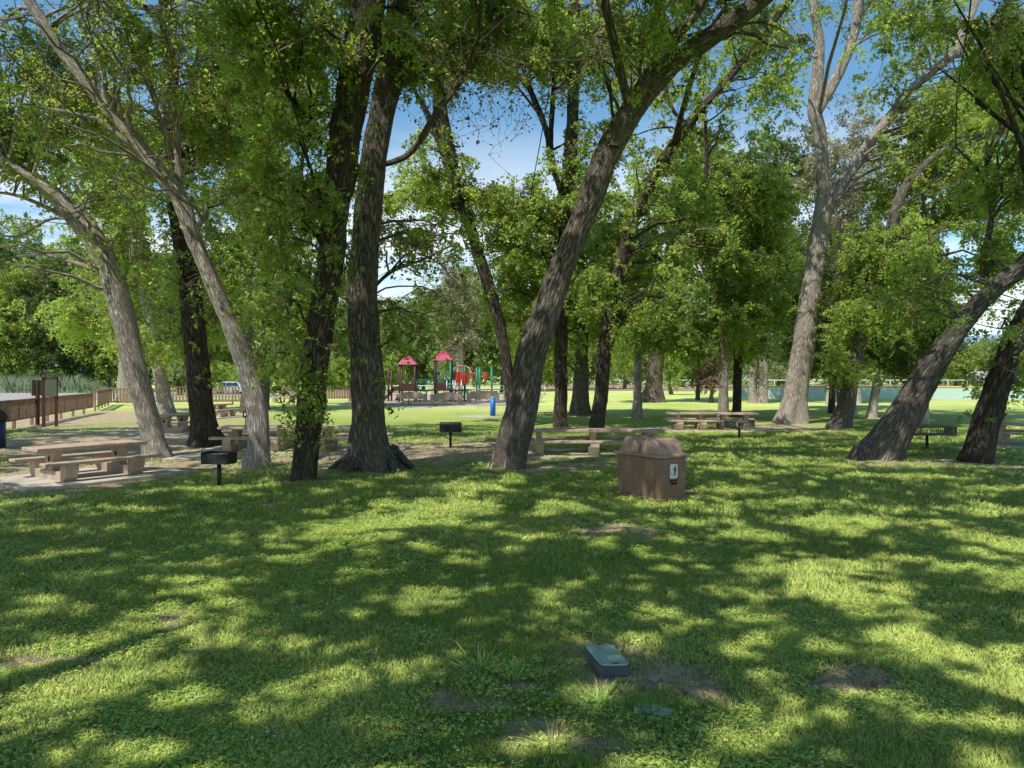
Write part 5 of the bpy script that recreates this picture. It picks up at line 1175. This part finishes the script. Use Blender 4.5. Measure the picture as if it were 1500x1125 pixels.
# ------------------------------------------------------------------ playground
DP = 71.0
def px2(x_, z_): return ((x_-750)/F*DP, H+(HZ-z_)/F*DP)
PS = thing('play_structure', 'playground climbing structure with two red peaked roofs, slide and bridge', 'play structure', ((632-750)/F*DP, DP, 0))
ox = (632-750)/F*DP
def X_(p): return (p-750)/F*DP-ox
def Z_(p): return H+(HZ-p)/F*DP
def tower(x0, x1, ytop, yeave, mat):
    a, b_ = X_(x0), X_(x1); w = b_-a; zt, ze = Z_(ytop), Z_(yeave)
    bm = new_bm(); cx = (a+b_)/2
    base_ = [(a-.12, -w/2-.12), (b_+.12, -w/2-.12), (b_+.12, w/2+.12), (a-.12, w/2+.12)]
    lo = [bm.verts.new((x, y, ze)) for x, y in base_]; mid = [bm.verts.new((cx+(x-cx)*.62, y*.62, ze+(zt-ze)*.55)) for x, y in base_]; top = [bm.verts.new((cx+(x-cx)*.12, y*.12, zt)) for x, y in base_]
    for r0, r1 in ((lo, mid), (mid, top)):
        for i in range(4): bm.faces.new((r0[i], r0[(i+1) % 4], r1[(i+1) % 4], r1[i]))
    bm.faces.new(top); bm.faces.new(lo[::-1]); bobj('roof', bm, M['red'], PS)
    for x_ in (a+.06, b_-.06):
        for y_ in (-w/2+.06, w/2-.06):
            bm = new_bm(); bcyl(bm, (x_, y_, 0), (x_, y_, ze-.01), .085, n=10); bobj('post', bm, M[mat], PS)
    bm = new_bm(); bbox(bm, a, b_, -w/2, w/2, 1.15, 1.25, .02); bobj('deck', bm, M['maroon'], PS)
    return a, b_, w
a1, b1, w1_ = tower(586, 610, 521, 534, 'maroon'); a2, b2, w2_ = tower(637, 662, 514, 528, 'black')
bm = new_bm()
for (u0, u1, y_) in ((a1, b1, -w1_/2), (a2, b2, -w2_/2), (a1, b1, w1_/2), (a2, b2, w2_/2)):
    for k in range(7): bcyl(bm, (u0+(u1-u0)*(k+.5)/7, y_, 1.26), (u0+(u1-u0)*(k+.5)/7, y_, 2.1), .03, n=6)
    bcyl(bm, (u0, y_, 2.12), (u1, y_, 2.12), .035, n=6)
bobj('guard_rail', bm, M['maroon'], PS)
bm = new_bm()
for y_ in (-.45, .45):
    bcyl(bm, (b1, y_, 2.1), (a2, y_, 2.1), .04, n=6)
    pts = [(b1+(a2-b1)*i/8, y_, 1.25-.28*math.sin(math.pi*i/8)) for i in range(9)]; bpipe(bm, pts, .05, 6)
    for k in range(1, 8): bcyl(bm, (b1+(a2-b1)*k/8, y_, 1.25-.28*math.sin(math.pi*k/8)), (b1+(a2-b1)*k/8, y_, 2.1), .018, n=6)
for k in range(8): 
    x_ = b1+(a2-b1)*(k+.5)/8; z_ = 1.25-.28*math.sin(math.pi*(k+.5)/8); bbox(bm, x_-.09, x_+.09, -.42, .42, z_+.05, z_+.09)
bobj('bridge', bm, M['green'], PS)
bm = new_bm(); sl = [(a1-.1, 1.30), (a1-.45, 1.25), (a1-1.0, .70), (a1-1.5, .25), (a1-1.9, .16), (a1-1.9, .10), (a1-1.5, .17), (a1-1.0, .60), (a1-.45, 1.15), (a1-.1, 1.18)]
bprism(bm, sl, -.35, .35)
for y_ in (-.39, .35): bprism(bm, [(x, z+(.18 if i < 5 else -.02)) for i, (x, z) in enumerate(sl)], y_, y_+.04)
bobj('slide', bm, M['maroon'], PS)
for x_ in (a1-1.05, a1-.75):
    bm = new_bm(); bcyl(bm, (x_, -.5, 0), (x_, -.5, Z_(542)), .09, n=8); bobj('post', bm, M['maroon'], PS)
bm = new_bm()
for k in range(5): bbox(bm, X_(664)+k*.32, X_(664)+k*.32+.26, -.5-.2*math.sin(k), -.46-.2*math.sin(k), Z_(562), Z_(544.5), .02)
bobj('red_panel', bm, M['red2'], PS)
bm = new_bm(); bcyl(bm, (X_(661), -.9, 0), (X_(661), -.9, Z_(530)), .09, n=8); bobj('green_post', bm, M['green'], PS)
bm = new_bm()
for k in range(4):
    pts = [(X_(664)+1.0*(1-math.cos(t_))*.9, -.7+k*.4, Z_(548)+.85*math.sin(t_)) for t_ in np.linspace(0, math.pi, 11)]; bpipe(bm, pts, .035, 6)
bobj('arch_ladder', bm, M['metal'], PS)
bm = new_bm()
for k in range(14):
    a = k*.55; bcyl(bm, (X_(672)+.45*math.cos(a), .4+.45*math.sin(a), .3+k*.16), (X_(672)+.45*math.cos(a+.55), .4+.45*math.sin(a+.55), .3+(k+1)*.16), .05, n=6)
bcyl(bm, (X_(672), .4, 0), (X_(672), .4, 2.9), .06, n=8); bobj('spiral_climber', bm, M['red2'], PS)
bm = new_bm(); bbox(bm, b1-.02, b1+.03, -.75, .75, 1.26, 2.0); bbox(bm, a2+.12, b2-.12, .80, .85, 1.26, 2.1); bobj('green_panel', bm, M['green'], PS)
bm = new_bm(); bbox(bm, a1+.1, b1-.1, -w1_/2-.03, -w1_/2+.02, 1.27, 1.75); bbox(bm, a2+.2, b2-.5, -w2_/2-.03, -w2_/2+.02, 1.27, 1.8); bobj('side_panel', bm, M['maroon'], PS)
bm = new_bm()
for x_ in (X_(656), X_(668)):
    for k in range(6): bcyl(bm, (x_, -1.1, .3+k*.28), (x_+.6, -1.1, .3+k*.28), .03, n=6)
    bcyl(bm, (x_, -1.1, 0), (x_, -1.1, 2.1), .04, n=6); bcyl(bm, (x_+.6, -1.1, 0), (x_+.6, -1.1, 2.1), .04, n=6)
bobj('ladder', bm, M['metal'], PS)
CL = thing('play_climber', 'green and red climbing posts right of the playground towers', 'play structure', ((705-750)/F*DP, DP+.5, 0))
ox = (705-750)/F*DP
for (x_, zt) in ((680, 537), (698, 538), (702, 538), (720, 538)):
    bm = new_bm(); bcyl(bm, (X_(x_), 0, 0), (X_(x_), 0, Z_(zt)), .10, n=8); bobj('green_post', bm, M['green'], CL)
bm = new_bm()
for k in range(3):
    pts = [(X_(670+3*k), .2*k, Z_(537)), (X_(684+3*k), .2*k, Z_(537.5)), (X_(690+2*k), .2*k, Z_(545)), (X_(693+2*k), .2*k, Z_(568))]; bpipe(bm, pts, .05, 6)
bobj('red_bar', bm, M['red2'], CL)
bm = new_bm(); bcyl(bm, (X_(702), 0, Z_(546)), (X_(720), 0, Z_(546)), .04, n=6); bcyl(bm, (X_(710), 0, Z_(546)), (X_(710), 0, Z_(566)), .05, n=6); bbox(bm, X_(708), X_(712), -.03, .03, Z_(556), Z_(548)); bobj('orange_bar', bm, M['red2'], CL)
bm = new_bm()
for k in range(5): bcyl(bm, (X_(681), 0, .4+k*.4), (X_(698), 0, .4+k*.4), .025, n=6)
bobj('rungs', bm, M['metal'], CL)
def rail_fence(name, lab, x0, x1, d, h, gap, mat, r=.025, group=None):
    a = (x0-750)/F*d; b_ = (x1-750)/F*d; t_ = thing(name, lab, 'fence', (a, d, 0), 0, group); L = b_-a
    bm = new_bm(); bcyl(bm, (0, 0, h), (L, 0, h), r*1.4, n=6); bcyl(bm, (0, 0, .12), (L, 0, .12), r*1.2, n=6); bobj('rails', bm, M[mat], t_)
    bm = new_bm()
    for k in range(int(L/gap)+1): bcyl(bm, (k*gap, 0, .0), (k*gap, 0, h-r*1.4), r, n=6)
    bobj('pickets', bm, M[mat], t_)
rail_fence('railing', 'dark low picket railing in front of the playground towers', 590, 690, 68, 1.15, .55, 'maroon', .05)
rail_fence('railing', 'pale low picket railing at the right end of the playground', 688, 760, 69.2, 1.2, .55, 'metal', .045)
rail_fence('railing', 'pale railing along the far side of the playground', 480, 800, 96, 1.2, 1.2, 'metal', .05)
# outfield screen
def screen(lab, x0, d0, x1, d1, h):
    a = np.array([(x0-750)/F*d0, d0]); b_ = np.array([(x1-750)/F*d1, d1]); L = np.linalg.norm(b_-a); rz = math.atan2(b_[1]-a[1], b_[0]-a[0])
    t_ = thing('outfield_fence', lab, 'fence', (a[0], a[1], 0), rz); n = int(L/1.0)
    bm = new_bm(); r = random.Random(2)
    A = [bm.verts.new((L*i/n, .05*math.sin(i*1.7)+.03*r.uniform(-1, 1), .03)) for i in range(n+1)]; B = [bm.verts.new((L*i/n, .0, h)) for i in range(n+1)]
    for i in range(n): bm.faces.new((A[i], A[i+1], B[i+1], B[i])).smooth = True
    bobj('windscreen', bm, M['fenceteal'], t_)
    bm = new_bm(); bcyl(bm, (0, 0, h+.05), (L, 0, h+.05), .075, n=8); bobj('yellow_cap', bm, M['yellow'], t_)
    for k in range(int(L/6)+1):
        bm = new_bm(); bcyl(bm, (min(k*6, L), .09, 0), (min(k*6, L), .09, h), .04, n=6); bobj('post', bm, M['metal'], t_)
screen('green fabric outfield screen with yellow top rail across the right field', 1086, 80, 1720, 70, 1.32)
DS = 150
rail_fence('railing', 'thin white rail fence on the far side of the ball field', 880, 1600, DS, 1.7, 4, 'white', .07)
t_ = thing('dugout', 'small grey-roofed dugout behind tall netting posts across the ball field', 'dugout', ((1442-750)/F*175, 175, 0))
sc_ = 175/F
bm = new_bm(); w = 36*sc_/2; bprism(bm, [(-w-.4, 2.55), (w+.4, 2.55), (w*.75, 3.75), (-w*.55, 3.75)], -2.2, 2.2); bobj('roof', bm, M['roofgrey'], t_)
bm = new_bm(); bbox(bm, -w+.4, w-.4, -1.3, 1.6, 0, 2.54); bobj('wall', bm, M['roofgrey'], t_)
bm = new_bm(); bbox(bm, -w+1.2, w-1.2, -1.34, -1.302, .5, 2.2); bobj('opening', bm, M['hole'], t_)
for k in range(5):
    bm = new_bm(); bcyl(bm, (-w+w*2*k/4, -2.1, 0), (-w+w*2*k/4, -2.1, 2.54), .09, n=6); bobj('post', bm, M['white'], t_)
for x_ in (-w-1, 2.2, 5.0):
    bm = new_bm(); bcyl(bm, (x_, -3, 0), (x_, -3, 4.4), .07, n=6); bobj('net_pole', bm, M['metal'], t_)

# ------------------------------------------------------------------ parked car
dc = 100.; CR = thing('parked_car', 'silver car parked beyond the fence, only its roof and windows showing', 'car', ((333-750)/F*dc, dc, .03), math.radians(2))
side = [(-2.2, .35), (-2.25, .75), (-2.1, .95), (-1.35, 1.12), (-.75, 1.58), (-.2, 1.72), (.9, 1.74), (1.7, 1.62), (2.1, 1.15), (2.22, .8), (2.2, .35)]
bm = new_bm(); ws = [.85, .88, .88, .86, .70, .66, .66, .68, .82, .87, .85]
A = [bm.verts.new((x, -w, z)) for (x, z), w in zip(side, ws)]; B = [bm.verts.new((x, w, z)) for (x, z), w in zip(side, ws)]
for i in range(len(side)): j = (i+1) % len(side); bm.faces.new((A[i], A[j], B[j], B[i]))
bm.faces.new(A[::-1]); bm.faces.new(B); bmesh.ops.triangulate(bm, faces=[f for f in bm.faces if len(f.verts) > 4]); bobj('body', bm, M['carpaint'], CR)
for (x0, x1, x2, x3) in ((-1.15, -.68, .05, .05), (.13, .13, .85, .9), (.95, .92, 1.55, 1.85)):
    bm = new_bm(); vs = [bm.verts.new(c) for c in ((x0, -.872, 1.14), (x3, -.872, 1.14), (x2, -.70, 1.60), (x1, -.72, 1.55))]; bm.faces.new(vs); bobj('window', bm, M['glass'], CR)
bm = new_bm(); vs = [bm.verts.new(c) for c in ((-1.40, -.8, 1.12), (-.80, -.66, 1.59), (-.80, .66, 1.59), (-1.40, .8, 1.12))]; bm.faces.new(vs)
for v in bm.verts: v.co.z += .02
bobj('windscreen', bm, M['glass'], CR)
for x_ in (-1.4, 1.4):
    for y_ in (-.86, .70):
        bm = new_bm(); bcyl(bm, (x_, y_-.02, .33), (x_, y_+.16, .33), .33, n=20); wh = bobj('wheel', bm, M['rubber'], CR)
        bm = new_bm(); bcyl(bm, (x_, y_-.03, .33), (x_, y_+.17, .33), .2, n=14); bobj('rim', bm, M['metal'], wh)

# ------------------------------------------------------------------ world, sun, camera
W = bpy.data.worlds.new('World'); C.world = W; W.use_nodes = True; nt = W.node_tree; nt.nodes.clear()
out = nt.nodes.new('ShaderNodeOutputWorld'); bg = nt.nodes.new('ShaderNodeBackground'); sky = nt.nodes.new('ShaderNodeTexSky')
sky.sky_type = 'NISHITA'; sky.sun_disc = False; sky.sun_elevation = SUN_EL; sky.sun_rotation = math.atan2(SUN[0], SUN[1]); sky.ozone_density = 3.0; sky.air_density = 1.0; sky.dust_density = .3
tc = nt.nodes.new('ShaderNodeTexCoord'); mp = nt.nodes.new('ShaderNodeMapping'); mp.inputs['Scale'].default_value = (1, 1, 3.2)
no = nt.nodes.new('ShaderNodeTexNoise'); no.inputs['Scale'].default_value = 2.3; no.inputs['Detail'].default_value = 7; no.inputs['Roughness'].default_value = .6
nt.links.new(tc.outputs['Generated'], mp.inputs[0]); nt.links.new(mp.outputs[0], no.inputs['Vector'])
rp = nt.nodes.new('ShaderNodeValToRGB'); rp.color_ramp.elements[0].position = .42; rp.color_ramp.elements[1].position = .56
nt.links.new(no.outputs[0], rp.inputs[0])
sz = nt.nodes.new('ShaderNodeSeparateXYZ'); nt.links.new(tc.outputs['Generated'], sz.inputs[0])
mr = nt.nodes.new('ShaderNodeMapRange'); mr.inputs['From Min'].default_value = .34; mr.inputs['From Max'].default_value = .16; mr.inputs['To Min'].default_value = 0; mr.inputs['To Max'].default_value = .95
nt.links.new(sz.outputs['Z'], mr.inputs['Value'])
mu = nt.nodes.new('ShaderNodeMath'); mu.operation = 'MULTIPLY'; nt.links.new(rp.outputs[0], mu.inputs[0]); nt.links.new(mr.outputs[0], mu.inputs[1])
mx = nt.nodes.new('ShaderNodeMix'); mx.data_type = 'RGBA'; mx.inputs[7].default_value = (9.5, 9.6, 9.8, 1)
nt.links.new(mu.outputs[0], mx.inputs[0]); tn = nt.nodes.new('ShaderNodeMix'); tn.data_type = 'RGBA'; tn.blend_type = 'MULTIPLY'; tn.inputs[0].default_value = 1; tn.inputs[7].default_value = (1.04, 1.38, 1.36, 1); nt.links.new(sky.outputs[0], tn.inputs[6]); nt.links.new(tn.outputs[2], mx.inputs[6]); nt.links.new(mx.outputs[2], bg.inputs[0]); bg.inputs[1].default_value = .125
nt.links.new(bg.outputs[0], out.inputs[0])
sl = bpy.data.lights.new('Sun', 'SUN'); sl.energy = 5.0; sl.angle = math.radians(.53); sl.color = (1, .95, .86)
so = bpy.data.objects.new('Sun', sl); COL.objects.link(so); so.rotation_euler = Vector(SUN).to_track_quat('Z', 'Y').to_euler(); so.location = (-20, -20, 40)
cam = bpy.data.cameras.new('Camera'); cam.sensor_width = 36; cam.lens = 36*F/1500; cam.shift_y = -(562.5-HZ)/1500; cam.clip_end = 20000; cam.clip_start = .05
co = bpy.data.objects.new('Camera', cam); COL.objects.link(co); co.location = (0, 0, H); co.rotation_euler = (math.pi/2, 0, 0); C.camera = co
C.view_settings.view_transform = 'Standard'; C.view_settings.look = 'None'; C.view_settings.exposure = 0
C.cycles.max_bounces = 7; C.cycles.diffuse_bounces = 3; C.cycles.transmission_bounces = 4; C.cycles.glossy_bounces = 2; C.cycles.use_denoising = True
C.render.use_persistent_data = False
